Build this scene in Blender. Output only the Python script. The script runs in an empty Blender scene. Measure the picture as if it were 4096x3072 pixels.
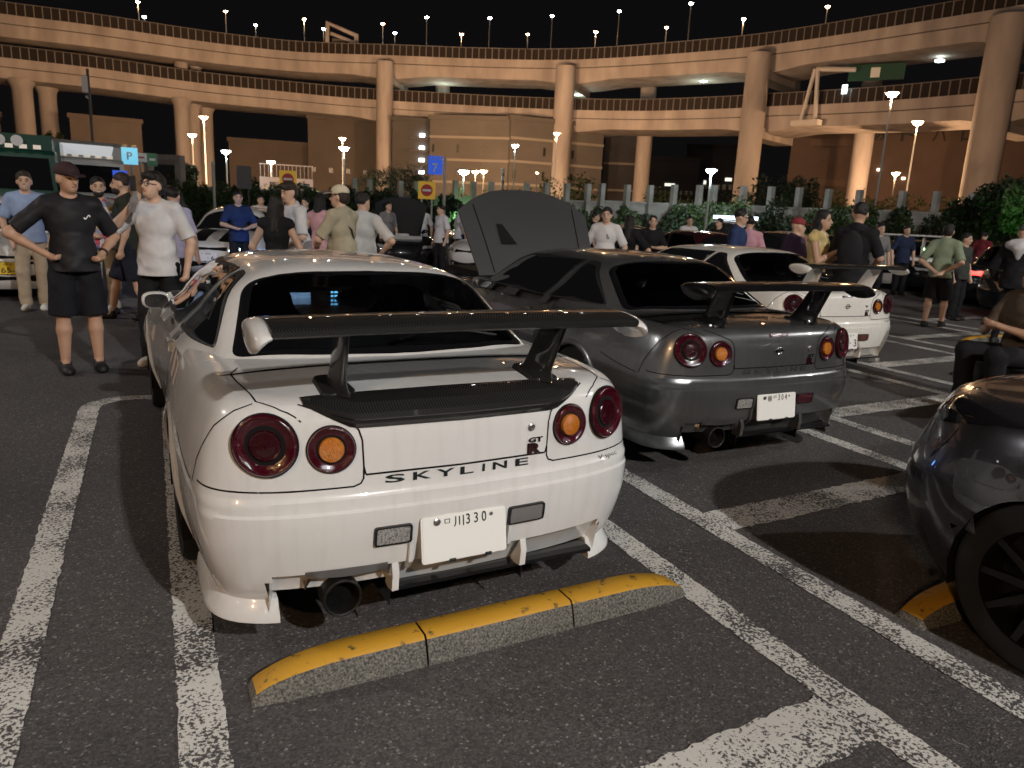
import bpy, bmesh, math, random
import numpy as np
from mathutils import Vector, Matrix
from mathutils.bvhtree import BVHTree
R = math.radians
random.seed(7)
rng = np.random.default_rng(7)
scene = bpy.context.scene
COL = scene.collection

# ------------------------------------------------------------------ camera, world, lights, exposure
CAM = np.array([-1.0657, -2.23, 1.5406]); YAW, PITCH, ROLL, FPX = 0.5111, 0.2273, 0.0479, 2941.5
_f = np.array([math.sin(YAW)*math.cos(PITCH), math.cos(YAW)*math.cos(PITCH), -math.sin(PITCH)])
_r = np.array([math.cos(YAW), -math.sin(YAW), 0.0]); _u = np.cross(_r, _f)
_c, _s = math.cos(ROLL), math.sin(ROLL)
CR, CU = _c*_r+_s*_u, -_s*_r+_c*_u
def ray(px, py):
    k = 4096/2212
    return _f+CR*(px*k-2048)/FPX-CU*(py*k-1536)/FPX
def gnd(px, py, z=0.0):
    """world point at height z seen at a photo position (2212 px wide picture); used to survey the place"""
    d = ray(px, py); t = (z-CAM[2])/d[2]; return CAM+d*t
def at(px, py, dist):
    """world point at a horizontal distance from the photographer"""
    d = ray(px, py); return CAM+d*(dist/math.hypot(d[0], d[1]))
camd = bpy.data.cameras.new('camera'); cam = bpy.data.objects.new('camera', camd); COL.objects.link(cam)
mw = Matrix(((CR[0], CU[0], -_f[0], CAM[0]), (CR[1], CU[1], -_f[1], CAM[1]), (CR[2], CU[2], -_f[2], CAM[2]), (0, 0, 0, 1)))
cam.matrix_world = mw
camd.sensor_fit = 'HORIZONTAL'; camd.sensor_width = 36.0; camd.lens = FPX/4096*36.0
camd.clip_start = 0.05; camd.clip_end = 2000
camd.dof.use_dof = True; camd.dof.focus_distance = 3.4; camd.dof.aperture_fstop = 5.6
scene.camera = cam
world = bpy.data.worlds.new('World'); scene.world = world; world.use_nodes = True
wn = world.node_tree.nodes; bg = wn['Background']
bg.inputs['Color'].default_value = (0.55, 0.5, 0.55, 1); bg.inputs['Strength'].default_value = 0.006
scene.view_settings.view_transform = 'Standard'; scene.view_settings.look = 'None'
scene.view_settings.exposure = 0.3; scene.view_settings.gamma = 1.0
scene.render.engine = 'CYCLES'
scene.cycles.use_denoising = True
scene.cycles.max_bounces = 6; scene.cycles.diffuse_bounces = 2; scene.cycles.glossy_bounces = 3
scene.cycles.transmission_bounces = 4; scene.cycles.transparent_max_bounces = 6
scene.cycles.caustics_reflective = False; scene.cycles.caustics_refractive = False
scene.cycles.sample_clamp_indirect = 3.0
scene.cycles.use_light_tree = True
scene.cycles.use_adaptive_sampling = True; scene.cycles.adaptive_threshold = .025

# ------------------------------------------------------------------ materials
MATS = {}
def mat(name, col=(.5,.5,.5), rough=.5, metal=0.0, coat=0.0, emit=None, estr=0.0, spec=0.5, alpha=1.0, sheen=0.0):
    if name in MATS: return MATS[name]
    m = bpy.data.materials.new(name); m.use_nodes = True
    b = m.node_tree.nodes['Principled BSDF']
    b.inputs['Base Color'].default_value = (*col, 1); b.inputs['Roughness'].default_value = rough
    b.inputs['Metallic'].default_value = metal; b.inputs['Coat Weight'].default_value = coat
    b.inputs['Coat Roughness'].default_value = .03
    b.inputs['Specular IOR Level'].default_value = spec
    if emit: b.inputs['Emission Color'].default_value = (*emit, 1); b.inputs['Emission Strength'].default_value = estr
    MATS[name] = m; return m
def nodes(m): return m.node_tree.nodes, m.node_tree.links
def bsdf(m): return m.node_tree.nodes['Principled BSDF']
def noise_mix(m, c1, c2, scale=5.0, detail=4.0, lo=.35, hi=.65, coord='Object', rough=None, bump=0.0, bscale=None, stretch=None):
    """base colour wanders between two tones; optional roughness wander and bump"""
    N, L = nodes(m); b = bsdf(m)
    tc = N.new('ShaderNodeTexCoord'); src = tc.outputs[coord]
    if stretch:
        mp = N.new('ShaderNodeMapping'); mp.inputs['Scale'].default_value = stretch; L.new(src, mp.inputs['Vector']); src = mp.outputs['Vector']
    nz = N.new('ShaderNodeTexNoise'); nz.inputs['Scale'].default_value = scale; nz.inputs['Detail'].default_value = detail
    L.new(src, nz.inputs['Vector'])
    cr = N.new('ShaderNodeValToRGB'); cr.color_ramp.elements[0].position = lo; cr.color_ramp.elements[1].position = hi
    cr.color_ramp.elements[0].color = (*c1, 1); cr.color_ramp.elements[1].color = (*c2, 1)
    L.new(nz.outputs['Fac'], cr.inputs['Fac']); L.new(cr.outputs['Color'], b.inputs['Base Color'])
    if rough:
        mr = N.new('ShaderNodeMapRange'); mr.inputs['To Min'].default_value = rough[0]; mr.inputs['To Max'].default_value = rough[1]
        mr.inputs['From Min'].default_value = lo; mr.inputs['From Max'].default_value = hi
        L.new(nz.outputs['Fac'], mr.inputs['Value']); L.new(mr.outputs['Result'], b.inputs['Roughness'])
    if bump:
        n2 = N.new('ShaderNodeTexNoise'); n2.inputs['Scale'].default_value = bscale or scale*4; n2.inputs['Detail'].default_value = 6
        L.new(src, n2.inputs['Vector'])
        bp = N.new('ShaderNodeBump'); bp.inputs['Strength'].default_value = bump; bp.inputs['Distance'].default_value = .01
        L.new(n2.outputs['Fac'], bp.inputs['Height']); L.new(bp.outputs['Normal'], b.inputs['Normal'])
    return m

# ------------------------------------------------------------------ mesh helpers
def mesh_from(name, verts, faces, mats=None, angle=35, fmat=None, weld=0):
    me = bpy.data.meshes.new(name)
    me.from_pydata([tuple(map(float, v)) for v in verts], [], faces)
    if weld:
        bm = bmesh.new(); bm.from_mesh(me); bmesh.ops.remove_doubles(bm, verts=bm.verts, dist=weld)
        bmesh.ops.recalc_face_normals(bm, faces=bm.faces); bm.to_mesh(me); bm.free()
    if mats:
        for m in (mats if isinstance(mats, (list, tuple)) else [mats]): me.materials.append(m)
    if fmat is not None and len(fmat) == len(me.polygons): me.polygons.foreach_set('material_index', fmat)
    if angle:
        me.polygons.foreach_set('use_smooth', [True]*len(me.polygons))
        if angle < 180: me.set_sharp_from_angle(angle=R(angle))
    me.update(); return me
def link(name, me, parent=None):
    o = bpy.data.objects.new(name, me); COL.objects.link(o)
    if parent: o.parent = parent
    return o
def part(name, verts, faces, m, parent=None, angle=35, weld=0, fmat=None):
    return link(name, mesh_from(name, verts, faces, m, angle, fmat, weld), parent)
def thing(name, label, cat, loc=(0,0,0), rz=0.0, group=None):
    o = bpy.data.objects.new(name, None); COL.objects.link(o); o.empty_display_size = .1
    o.location = tuple(map(float, loc)); o.rotation_euler = (0, 0, rz); tag(o, label, cat, group); return o
def tag(o, label=None, cat=None, group=None, kind=None):
    if label: o['label'] = label
    if cat: o['category'] = cat
    if group: o['group'] = group
    if kind: o['kind'] = kind
    return o
class MB:
    """collects simple solids into one mesh"""
    def __init__(s): s.v = []; s.f = []; s.m = []; s.cur = 0
    def add(s, verts, faces):
        n = len(s.v); s.v += [tuple(map(float, v)) for v in verts]; s.f += [tuple(i+n for i in f) for f in faces]; s.m += [s.cur]*len(faces); return s
    def box(s, x0, x1, y0, y1, z0, z1, rz=0, c=None, M=None):
        p = [(x, y, z) for x in (x0, x1) for y in (y0, y1) for z in (z0, z1)]
        if rz:
            c = c or ((x0+x1)/2, (y0+y1)/2); cs, sn = math.cos(rz), math.sin(rz)
            p = [(c[0]+(x-c[0])*cs-(y-c[1])*sn, c[1]+(x-c[0])*sn+(y-c[1])*cs, z) for x, y, z in p]
        if M is not None: p = [tuple(M @ Vector(q)) for q in p]
        return s.add(p, [(0,1,3,2),(4,6,7,5),(0,4,5,1),(2,3,7,6),(0,2,6,4),(1,5,7,3)])
    def prism(s, poly, axis, a, b):
        """2D polygon extruded along an axis: axis 0 -> poly is (y,z), 1 -> (x,z), 2 -> (x,y)"""
        n = len(poly)
        def P(q, t): return (t, q[0], q[1]) if axis == 0 else (q[0], t, q[1]) if axis == 1 else (q[0], q[1], t)
        return s.add([P(q, a) for q in poly]+[P(q, b) for q in poly], [tuple(range(n))[::-1], tuple(range(n, 2*n))]+[(i, (i+1) % n, n+(i+1) % n, n+i) for i in range(n)])
    def tube(s, pts, r, n=8, cap=True, flat=None):
        pts = [Vector(p) for p in pts]; rings = []
        rr = r if isinstance(r, (list, tuple)) else [r]*len(pts)
        up = Vector((0, 0, 1))
        prev = None
        for i, p in enumerate(pts):
            t = (pts[min(i+1, len(pts)-1)]-pts[max(i-1, 0)]).normalized()
            if prev is None:
                a = t.cross(up) if abs(t.z) < .95 else t.cross(Vector((1, 0, 0)))
            else: a = prev-t*prev.dot(t)
            a.normalize(); b = t.cross(a); prev = a
            rings.append([p+(a*math.cos(k*2*math.pi/n)+b*math.sin(k*2*math.pi/n)*(flat or 1))*rr[i] for k in range(n)])
        v = [q for rg in rings for q in rg]; m = len(rings)
        f = [(i*n+k, i*n+(k+1) % n, (i+1)*n+(k+1) % n, (i+1)*n+k) for i in range(m-1) for k in range(n)]
        if cap: f += [tuple(range(n))[::-1], tuple(range((m-1)*n, m*n))]
        return s.add(v, f)
    def lathe(s, prof, c=(0,0,0), axis='z', n=24, caps=True):
        """profile of (radius, height) turned about an axis through c"""
        v = []
        for r_, h in prof:
            for k in range(n):
                a = 2*math.pi*k/n; p = (r_*math.cos(a), r_*math.sin(a), h)
                if axis == 'x': p = (p[2], p[0], p[1])
                elif axis == 'y': p = (p[0], p[2], p[1])
                v.append((c[0]+p[0], c[1]+p[1], c[2]+p[2]))
        m = len(prof)
        f = [(i*n+k, i*n+(k+1) % n, (i+1)*n+(k+1) % n, (i+1)*n+k) for i in range(m-1) for k in range(n)]
        if caps and prof[0][0] > 1e-6: f.append(tuple(range(n))[::-1])
        if caps and prof[-1][0] > 1e-6: f.append(tuple(range((m-1)*n, m*n)))
        return s.add(v, f)
    def grid(s, P):
        """P: array rows x cols x 3"""
        P = np.asarray(P); a, b = P.shape[:2]
        return s.add(P.reshape(-1, 3).tolist(), [(i*b+j, i*b+j+1, (i+1)*b+j+1, (i+1)*b+j) for i in range(a-1) for j in range(b-1)])
    def build(s, name, m, parent=None, angle=35, weld=0):
        return part(name, s.v, s.f, m, parent, angle, weld, s.m if isinstance(m, (list, tuple)) and not weld else None)
def tab(pts):
    xs = np.array([p[0] for p in pts], float); ys = np.array([p[1] for p in pts], float)
    return lambda x: np.interp(x, xs, ys)
def stab(pts):
    """smooth (monotone-ish cubic) table"""
    xs = np.array([p[0] for p in pts], float); ys = np.array([p[1] for p in pts], float)
    d = np.diff(ys)/np.diff(xs); m = np.zeros(len(xs)); m[0], m[-1] = d[0], d[-1]
    for i in range(1, len(xs)-1): m[i] = 0 if d[i-1]*d[i] <= 0 else 2*d[i-1]*d[i]/(d[i-1]+d[i])
    def f(x):
        x = np.clip(np.asarray(x, float), xs[0], xs[-1]); i = np.clip(np.searchsorted(xs, x)-1, 0, len(xs)-2)
        h = xs[i+1]-xs[i]; t = (x-xs[i])/h
        return (2*t**3-3*t**2+1)*ys[i]+(t**3-2*t**2+t)*h*m[i]+(-2*t**3+3*t**2)*ys[i+1]+(t**3-t**2)*h*m[i+1]
    return f
def copy_tree(o, parent=None, remap=None, skip=()):
    c = o.copy(); COL.objects.link(c); c.parent = parent
    if c.data and remap:
        c.data = o.data.copy()
        for i, m in enumerate(c.data.materials):
            if m and m.name in remap: c.data.materials[i] = remap[m.name]
    for ch in o.children:
        if ch.name.split('.')[0] not in skip: copy_tree(ch, c, remap, skip)
    return c
def round_poly(poly, r, n=5):
    """round the corners of a 2D polygon"""
    out = []; m = len(poly); rr = r if isinstance(r, (list, tuple)) else [r]*m
    for i in range(m):
        p = Vector(poly[i]); a = Vector(poly[i-1])-p; b = Vector(poly[(i+1) % m])-p
        q = min(rr[i], a.length*.45, b.length*.45); A = p+a.normalized()*q; B = p+b.normalized()*q
        for k in range(n+1):
            t = k/n; w = (A*(1-t)**2+p*2*t*(1-t)+B*t**2); out.append((w.x, w.y))
    return out
def densify(pts, step, closed=False):
    pts = [Vector(p) for p in pts]; out = []; m = len(pts)
    for i in range(m if closed else m-1):
        a, b = pts[i], pts[(i+1) % m]; k = max(1, int((b-a).length/step))
        out += [a.lerp(b, j/k) for j in range(k)]
    if not closed: out.append(pts[-1])
    return out
def in_poly(x, y, poly):
    x = np.asarray(x); y = np.asarray(y); c = np.zeros(x.shape, bool); n = len(poly); j = n-1
    for i in range(n):
        xi, yi = poly[i]; xj, yj = poly[j]
        if yi != yj: c ^= ((yi > y) != (yj > y)) & (x < (xj-xi)*(y-yi)/(yj-yi)+xi)
        j = i
    return c
def shrink(poly, d):
    cx = sum(p[0] for p in poly)/len(poly); cy = sum(p[1] for p in poly)/len(poly); out = []
    for x, y in poly:
        l = math.hypot(x-cx, y-cy); k = max(0, (l-d)/l); out.append((cx+(x-cx)*k, cy+(y-cy)*k))
    return out
FONT = None
def text_mesh(txt, size=1.0, depth=0.0, bold=0.0):
    """letters as a mesh in the xy plane, centred; returns verts, faces"""
    cu = bpy.data.curves.new('lettering', 'FONT'); cu.body = txt; cu.size = size; cu.align_x = 'CENTER'; cu.align_y = 'CENTER'
    cu.offset = bold; cu.resolution_u = 3; cu.extrude = depth
    o = bpy.data.objects.new('lettering', cu); COL.objects.link(o)
    dg = bpy.context.evaluated_depsgraph_get(); me = bpy.data.meshes.new_from_object(o.evaluated_get(dg))
    v = np.array([tuple(x.co) for x in me.vertices]); f = [tuple(p.vertices) for p in me.polygons]
    bpy.data.objects.remove(o); bpy.data.curves.remove(cu); bpy.data.meshes.remove(me)
    return v, f
def fit_text(txt, w, h, bold=0.0):
    v, f = text_mesh(txt, 1.0, 0, bold)
    if not len(v): return v, f
    lo, hi = v.min(0), v.max(0); v = v-(lo+hi)/2
    v[:, 0] *= w/(hi[0]-lo[0]); v[:, 1] *= h/(hi[1]-lo[1]); return v, f

# ------------------------------------------------------------------ paints and common materials
def paint(name, col, metal=0.0, rough=.28, dirt=.06):
    m = mat(name, col, rough, metal, 1.0, spec=.2)
    c2 = tuple(c*(1-dirt) for c in col)
    noise_mix(m, c2, col, 2.2, 5, .3, .7, 'Object', rough=(rough*.85, rough*1.2))
    N, L = nodes(m); b = bsdf(m); src = b.inputs['Base Color'].links[0].from_socket            # faint run-off streaks and road film
    tc = N.new('ShaderNodeTexCoord'); mp = N.new('ShaderNodeMapping'); mp.inputs['Scale'].default_value = (26, 26, 1.6); nz = N.new('ShaderNodeTexNoise'); nz.inputs['Scale'].default_value = 1.0; nz.inputs['Detail'].default_value = 5
    L.new(tc.outputs['Object'], mp.inputs['Vector']); L.new(mp.outputs['Vector'], nz.inputs['Vector'])
    cr = N.new('ShaderNodeValToRGB'); cr.color_ramp.elements[0].position = .28; cr.color_ramp.elements[0].color = (.80, .79, .76, 1); cr.color_ramp.elements[1].position = .52; cr.color_ramp.elements[1].color = (1, 1, 1, 1)
    L.new(nz.outputs['Fac'], cr.inputs['Fac']); mx = N.new('ShaderNodeMix'); mx.data_type = 'RGBA'; mx.blend_type = 'MULTIPLY'; mx.inputs[0].default_value = min(1, dirt*4.5)
    L.new(src, mx.inputs['A']); L.new(cr.outputs['Color'], mx.inputs['B']); L.new(mx.outputs['Result'], b.inputs['Base Color'])
    return m
WHITE = paint('white_pearl_paint', (.70, .70, .69), 0, .24, .07)
WHITE2 = paint('creamy_white_paint', (.76, .74, .69), 0, .28, .05)
GREY = paint('gunmetal_paint', (.20, .205, .21), .75, .30, .12)
DARKCAR = paint('dark_violet_paint', (.065, .064, .072), .7, .28, .15)
BLACKP = mat('black_gloss_paint', (.006, .006, .007), .3, 0, .8, spec=.15)
BLACK = mat('black_plastic', (.012, .012, .013), .45)
MATTE = mat('matte_black', (.006, .006, .006), .8, spec=.2)
RUBBER = mat('tyre_rubber', (.012, .012, .012), .7, spec=.3)
SEAM = mat('panel_gap_black', (.010, .010, .010), .9, spec=.1)
CHROME = mat('chrome', (.65, .65, .66), .12, 1.0)
STEEL = mat('brushed_steel', (.42, .41, .40), .32, 1.0)
RIMD = mat('dark_wheel_alloy', (.07, .07, .072), .35, .8)
RIMS = mat('silver_wheel_alloy', (.45, .45, .46), .3, .9)
PLATE = mat('number_plate_white', (.80, .80, .77), .4)
PLATEY = mat('number_plate_yellow', (.80, .55, .03), .4)
INK = mat('plate_ink_green_black', (.012, .03, .02), .5)
LENSR = mat('red_lens', (.060, .003, .010), .10, 0, 1.0)
LENSR2 = mat('dark_red_lens', (.034, .002, .006), .16, 0, 1.0)
LENSA = mat('amber_lens', (.62, .20, .012), .14, 0, 1.0)
LENSC = mat('clear_lens', (.42, .42, .40), .12, .2, 1.0)
for _m, _s, _a, _d in ((LENSR, 260, .25, .002), (LENSR2, 300, .2, .002), (LENSA, 330, .7, .003), (LENSC, 140, .6, .003)):
    N, L = nodes(_m); tc = N.new('ShaderNodeTexCoord'); ck = N.new('ShaderNodeTexVoronoi'); ck.inputs['Scale'].default_value = _s
    bp = N.new('ShaderNodeBump'); bp.inputs['Strength'].default_value = _a; bp.inputs['Distance'].default_value = _d
    L.new(tc.outputs['Object'], ck.inputs['Vector']); L.new(ck.outputs['Distance'], bp.inputs['Height']); L.new(bp.outputs['Normal'], bsdf(_m).inputs['Normal'])
    _c = bsdf(_m).inputs['Base Color'].default_value[:]; cr = N.new('ShaderNodeValToRGB'); cr.color_ramp.elements[0].color = (*[c*1.35 for c in _c[:3]], 1); cr.color_ramp.elements[1].position = .8; cr.color_ramp.elements[1].color = (*[c*.45 for c in _c[:3]], 1)
    L.new(ck.outputs['Distance'], cr.inputs['Fac']); L.new(cr.outputs['Color'], bsdf(_m).inputs['Base Color'])
def glass_mat(name, tint=.06):
    m = bpy.data.materials.new(name); m.use_nodes = True; N, L = nodes(m)
    out = N['Material Output']; N.remove(N['Principled BSDF'])
    t = N.new('ShaderNodeBsdfTransparent'); t.inputs['Color'].default_value = (tint, tint, tint*1.05, 1)
    g = N.new('ShaderNodeBsdfGlossy'); g.inputs['Roughness'].default_value = .02; g.inputs['Color'].default_value = (1, 1, 1, 1)
    fr = N.new('ShaderNodeFresnel'); fr.inputs['IOR'].default_value = 1.45
    mx = N.new('ShaderNodeMixShader'); L.new(fr.outputs['Fac'], mx.inputs['Fac']); L.new(t.outputs['BSDF'], mx.inputs[1]); L.new(g.outputs['BSDF'], mx.inputs[2])
    L.new(mx.outputs['Shader'], out.inputs['Surface']); MATS[name] = m; return m
GLASS = glass_mat('tinted_car_glass', .15)
GLASSL = glass_mat('light_tinted_car_glass', .55)
def carbon_mat():
    m = mat('carbon_fibre', (.02, .02, .021), .45, 0, .8, spec=.1); N, L = nodes(m)
    tc = N.new('ShaderNodeTexCoord'); mp = N.new('ShaderNodeMapping'); mp.inputs['Rotation'].default_value = (.6, .4, R(45)); mp.inputs['Scale'].default_value = (1, 1, 1)
    L.new(tc.outputs['Object'], mp.inputs['Vector'])
    w = N.new('ShaderNodeTexWave'); w.inputs['Scale'].default_value = 48; w.inputs['Distortion'].default_value = 0
    L.new(mp.outputs['Vector'], w.inputs['Vector'])
    cr = N.new('ShaderNodeValToRGB'); cr.color_ramp.elements[0].color = (.004, .004, .004, 1); cr.color_ramp.elements[1].color = (.028, .028, .027, 1)
    L.new(w.outputs['Fac'], cr.inputs['Fac']); L.new(cr.outputs['Color'], bsdf(m).inputs['Base Color']); return m
CARBON = carbon_mat()

# ------------------------------------------------------------------ car shell by plan outlines (lower body) and cross sections (cabin)
class Shell:
    """a car body in its own axes: x to its right side, y forward from the rear bumper, z up"""
    def __init__(s, p):
        s.p = p; n = p.get('n', 4.0); nf = p.get('nfront', 3.0)
        W, yr, yf, dw, ztf = stab(p['W']), tab(p['yr']), tab(p['yf']), stab(p['dw']), stab(p['ztop'])
        a, b, af, bf = p.get('a', .015), p.get('b', .45), p.get('af', .10), p.get('bf', .55)
        Z = p['Z']; zt = Z[-1]; zl = .5
        ph = np.linspace(0, math.pi/2, p.get('nr', 22)); sr = np.sin(ph)**(2/n); cr = 1-np.cos(ph)**(2/n)
        pf = np.linspace(math.pi/2, 0, 16); sf = np.sin(pf)**(2/nf); cf = 1-np.cos(pf)**(2/nf)
        rows = []
        for z in Z:
            y0 = yr(z); y1 = yf(z); d = dw(z)
            yy = np.concatenate([y0+a*sr**2+b*cr, np.linspace(y0+a+b, y1-af-bf, p.get('ns', 52))[1:-1], y1-af*sf**2-bf*cf])
            ss = np.concatenate([sr, np.ones(p.get('ns', 52)-2), sf]); xx = ss*(W(yy)-d)
            t = ztf(yy); zz = np.where(z > zl, zl+(z-zl)*(t-zl)/(zt-zl), z)
            rows.append(np.stack([xx, yy, zz], 1))
        s.half = np.array(rows); K, M = s.half.shape[:2]; s.nr = len(sr); s.nf = len(sf)
        P = np.concatenate([s.half[:, ::-1]*[-1, 1, 1], s.half[:, 1:]], 1)   # rear centre is at index M-1
        # wheel openings: snap the outline to a clean circle
        s.arch = p['arch']
        for ya, ra in s.arch:
            dy, dz = P[..., 1]-ya, P[..., 2]-p['zw']; r_ = np.hypot(dy, dz); k = (np.abs(r_-ra) < .028) & (P[..., 2] > .1) & (np.abs(P[..., 0]) > .5)
            P[..., 1] = np.where(k, ya+dy/r_*ra, P[..., 1]); P[..., 2] = np.where(k, p['zw']+dz/r_*ra, P[..., 2])
        s.P = P; s.M = M; v = P.reshape(-1, 3).tolist(); w = P.shape[1]; f = []
        def keep(c):
            x, y, z = c
            for ya, ra in s.arch:
                if abs(x) > .45 and math.hypot(y-ya, z-p['zw']) < ra-.004: return False
            cut = p.get('rearcut')
            if cut and z < cut[1] and abs(x) < cut[0] and y < .4: return False
            return True
        for i in range(K-1):
            for j in range(w-1):
                q = (i*w+j, i*w+j+1, (i+1)*w+j+1, (i+1)*w+j); c = (P[i, j]+P[i, j+1]+P[i+1, j]+P[i+1, j+1])/4
                if keep(c): f.append(q)
        # deck, belt and bonnet closing the top
        top = P[-1]; c0 = M-1; rise = p.get('rise', .032); B = MB(); B.v = v; B.f = f; B.m = [0]*len(f)
        E = top[c0-(s.nr-1):c0+s.nr]; ye = E[0, 1]; S = np.linspace(-1, 1, len(E)) if False else E[:, 0]/max(E[:, 0])
        vv = np.linspace(0, 1, 14)
        def lift(x, xe): return rise*(1-(np.abs(x)/xe)**3.0)
        G = [];  xe = E[-1, 0]
        for t in vv:
            tt = t; X = E[:, 0]; Y = E[:, 1]+(ye-E[:, 1])*tt
            sm = 1-(1-tt)**2.2
            G.append(np.stack([X, Y, E[:, 2]+lift(X, xe)*sm], 1))
        B.grid(G)
        idx = range(s.nr-1, M-s.nf+1); G = []
        for k in idx:
            pr = s.half[-1, k]; X = np.linspace(-1, 1, 25); G.append(np.stack([X*pr[0], np.full(25, pr[1]), pr[2]+lift(X, 1)+p.get('hoodrise', .02)*(pr[1] > 3)*(1-X**4)*min(1, max(0, (pr[1]-3)/.4))], 1))
        B.grid(G)
        Fh = s.half[-1, M-s.nf:]; Ef = np.concatenate([Fh[::1]*[-1, 1, 1], Fh[::-1][1:]], 0); yf_ = Ef[0, 1]; G = []
        for t in np.linspace(0, 1, 12):
            X = Ef[:, 0]; Y = Ef[:, 1]+(yf_-Ef[:, 1])*t; sm = 1-(1-t)**2.2
            G.append(np.stack([X, Y, Ef[:, 2]*(1-t)+Fh[0, 2]*t+(lift(X, Fh[0, 0])+p.get('hoodrise', .02)*(1-(X/Fh[0, 0])**4))*sm], 1))
        B.grid(G)
        s.B = B
        s.cabin()
        s.bvh()
    def cabin(s):
        p = s.p; zc, wb, wr = stab(p['roof']), stab(p['wb']), stab(p['wr']); sw = stab(p.get('sweep', [(0, 0), (5, 0)])); ys = p['roof'][0][0]; y1 = p['roof'][-1][0]
        t = np.linspace(0, 1, p.get('nc', 70)); Y = ys+(y1-ys)*(t+.0*np.sin(2*math.pi*t)); n = p.get('ncab', 4.6); zb = p['zb']
        th = np.linspace(0, math.pi/2, 20)**1.0; cx = np.cos(th)**(2/n); sz = np.sin(th)**(2/n); G = []
        for y in Y:
            h = max(zc(y)-zb, .004); xx = cx*(wb(y)+(wr(y)-wb(y))*sz); xx = xx+.05*np.clip(1-sz/.22, 0, 1)**2
            zz = zb+h*sz-p.get('crown', .045)*(xx/.6)**2*min(1, h/.2)*sz
            row = np.stack([xx, y+sw(y)*(xx/.65)**2, zz], 1); G.append(np.concatenate([row*[-1, 1, 1], row[::-1][1:]], 0))
        s.C = MB(); s.C.grid(G)
    def bvh(s):
        s.t_body = BVHTree.FromPolygons([Vector(v) for v in s.B.v], s.B.f); s.t_cab = BVHTree.FromPolygons([Vector(v) for v in s.C.v], s.C.f)
    def cast(s, o, d, which='both'):
        o, d = Vector(o), Vector(d).normalized(); best = None
        for nm, t in (('body', s.t_body), ('cab', s.t_cab)):
            if which in ('both', nm):
                h = t.ray_cast(o, d)
                if h[0] is not None and (best is None or h[3] < best[3]): best = h
        if best is None: return None
        nrm = best[1] if best[1].dot(d) < 0 else -best[1]
        return best[0], nrm
    def rear(s, x, z, off=0.0):
        h = s.cast((x, -2, z), (0, 1, 0)); return (h[0]+h[1]*off, h[1]) if h else (Vector((x, .1, z)), Vector((0, -1, 0)))
    def front(s, x, z, off=0.0):
        h = s.cast((x, 8, z), (0, -1, 0)); return (h[0]+h[1]*off, h[1]) if h else (Vector((x, s.p['yf'][-1][1]-.3, z)), Vector((0, 1, 0)))
    def topp(s, x, y, off=0.0):
        h = s.cast((x, y, 4), (0, 0, -1)); return (h[0]+h[1]*off, h[1]) if h else (Vector((x, y, .9)), Vector((0, 0, 1)))
    def side(s, sg, y, z, off=0.0):
        h = s.cast((sg*3, y, z), (-sg, 0, 0)); return (h[0]+h[1]*off, h[1]) if h else (Vector((sg*.85, y, z)), Vector((sg, 0, 0)))
    def around(s, pt, off=0.0):
        c = Vector((0, s.p.get('yc', .95), pt[2])); d = (Vector(pt)-c).normalized(); h = s.cast(c+d*4, -d)
        return (h[0]+h[1]*off, h[1]) if h else (Vector(pt), d)
    def seam(s, mb, pts, fn, w=.0045, step=.03, off=.0012):
        """thin dark gap laid along the skin; fn maps a guide point to (point, normal)"""
        q = [fn(p) for p in densify(pts, step)]; vs = []
        for i, (c, n) in enumerate(q):
            t = (q[min(i+1, len(q)-1)][0]-q[max(i-1, 0)][0])
            if t.length < 1e-6: t = Vector((1, 0, 0))
            b = t.normalized().cross(n).normalized()*w/2; vs += [c+n*off-b, c+n*off+b]
        mb.add(vs, [(2*i, 2*i+1, 2*i+3, 2*i+2) for i in range(len(q)-1)])
    def patch(s, outline, fn, rings=6, off=.002, inner=0.0):
        """outline in two guide coordinates -> skin patch (or a ring when inner>0)"""
        n = len(outline); cx = sum(p[0] for p in outline)/n; cy = sum(p[1] for p in outline)/n; mb = MB(); G = []
        ks = np.linspace(1, inner, rings)
        for k in ks: G.append([fn(cx+(p[0]-cx)*max(k, .002), cy+(p[1]-cy)*max(k, .002), off)[0] for p in outline])
        v = [q for g in G for q in g]; f = [(i*n+j, i*n+(j+1) % n, (i+1)*n+(j+1) % n, (i+1)*n+j) for i in range(rings-1) for j in range(n)]
        mb.add(v, f); return mb
    def frame(s, outline, fn, w, off=.004):
        n = len(outline); inn = shrink(outline, w); mb = MB(); o2 = off-.003
        v = [fn(*p, o2)[0] for p in outline]+[fn(*p, off)[0] for p in shrink(outline, w*.25)]+[fn(*p, off)[0] for p in shrink(outline, w*.8)]+[fn(*p, o2)[0] for p in inn]
        mb.add(v, [(r*n+j, r*n+(j+1) % n, (r+1)*n+(j+1) % n, (r+1)*n+j) for r in range(3) for j in range(n)]); return mb
    def cut(s, outline, coord, cond):
        """open the cabin skin under a pane"""
        V = np.array(s.C.v); F = np.array(s.C.f); c = V[F].mean(1); u, w = coord(c.T)
        hit = cond(c.T) & in_poly(u, w, outline)
        s.C.f = [tuple(q) for q in F[~hit].tolist()]; s.C.m = [0]*len(s.C.f)

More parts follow.
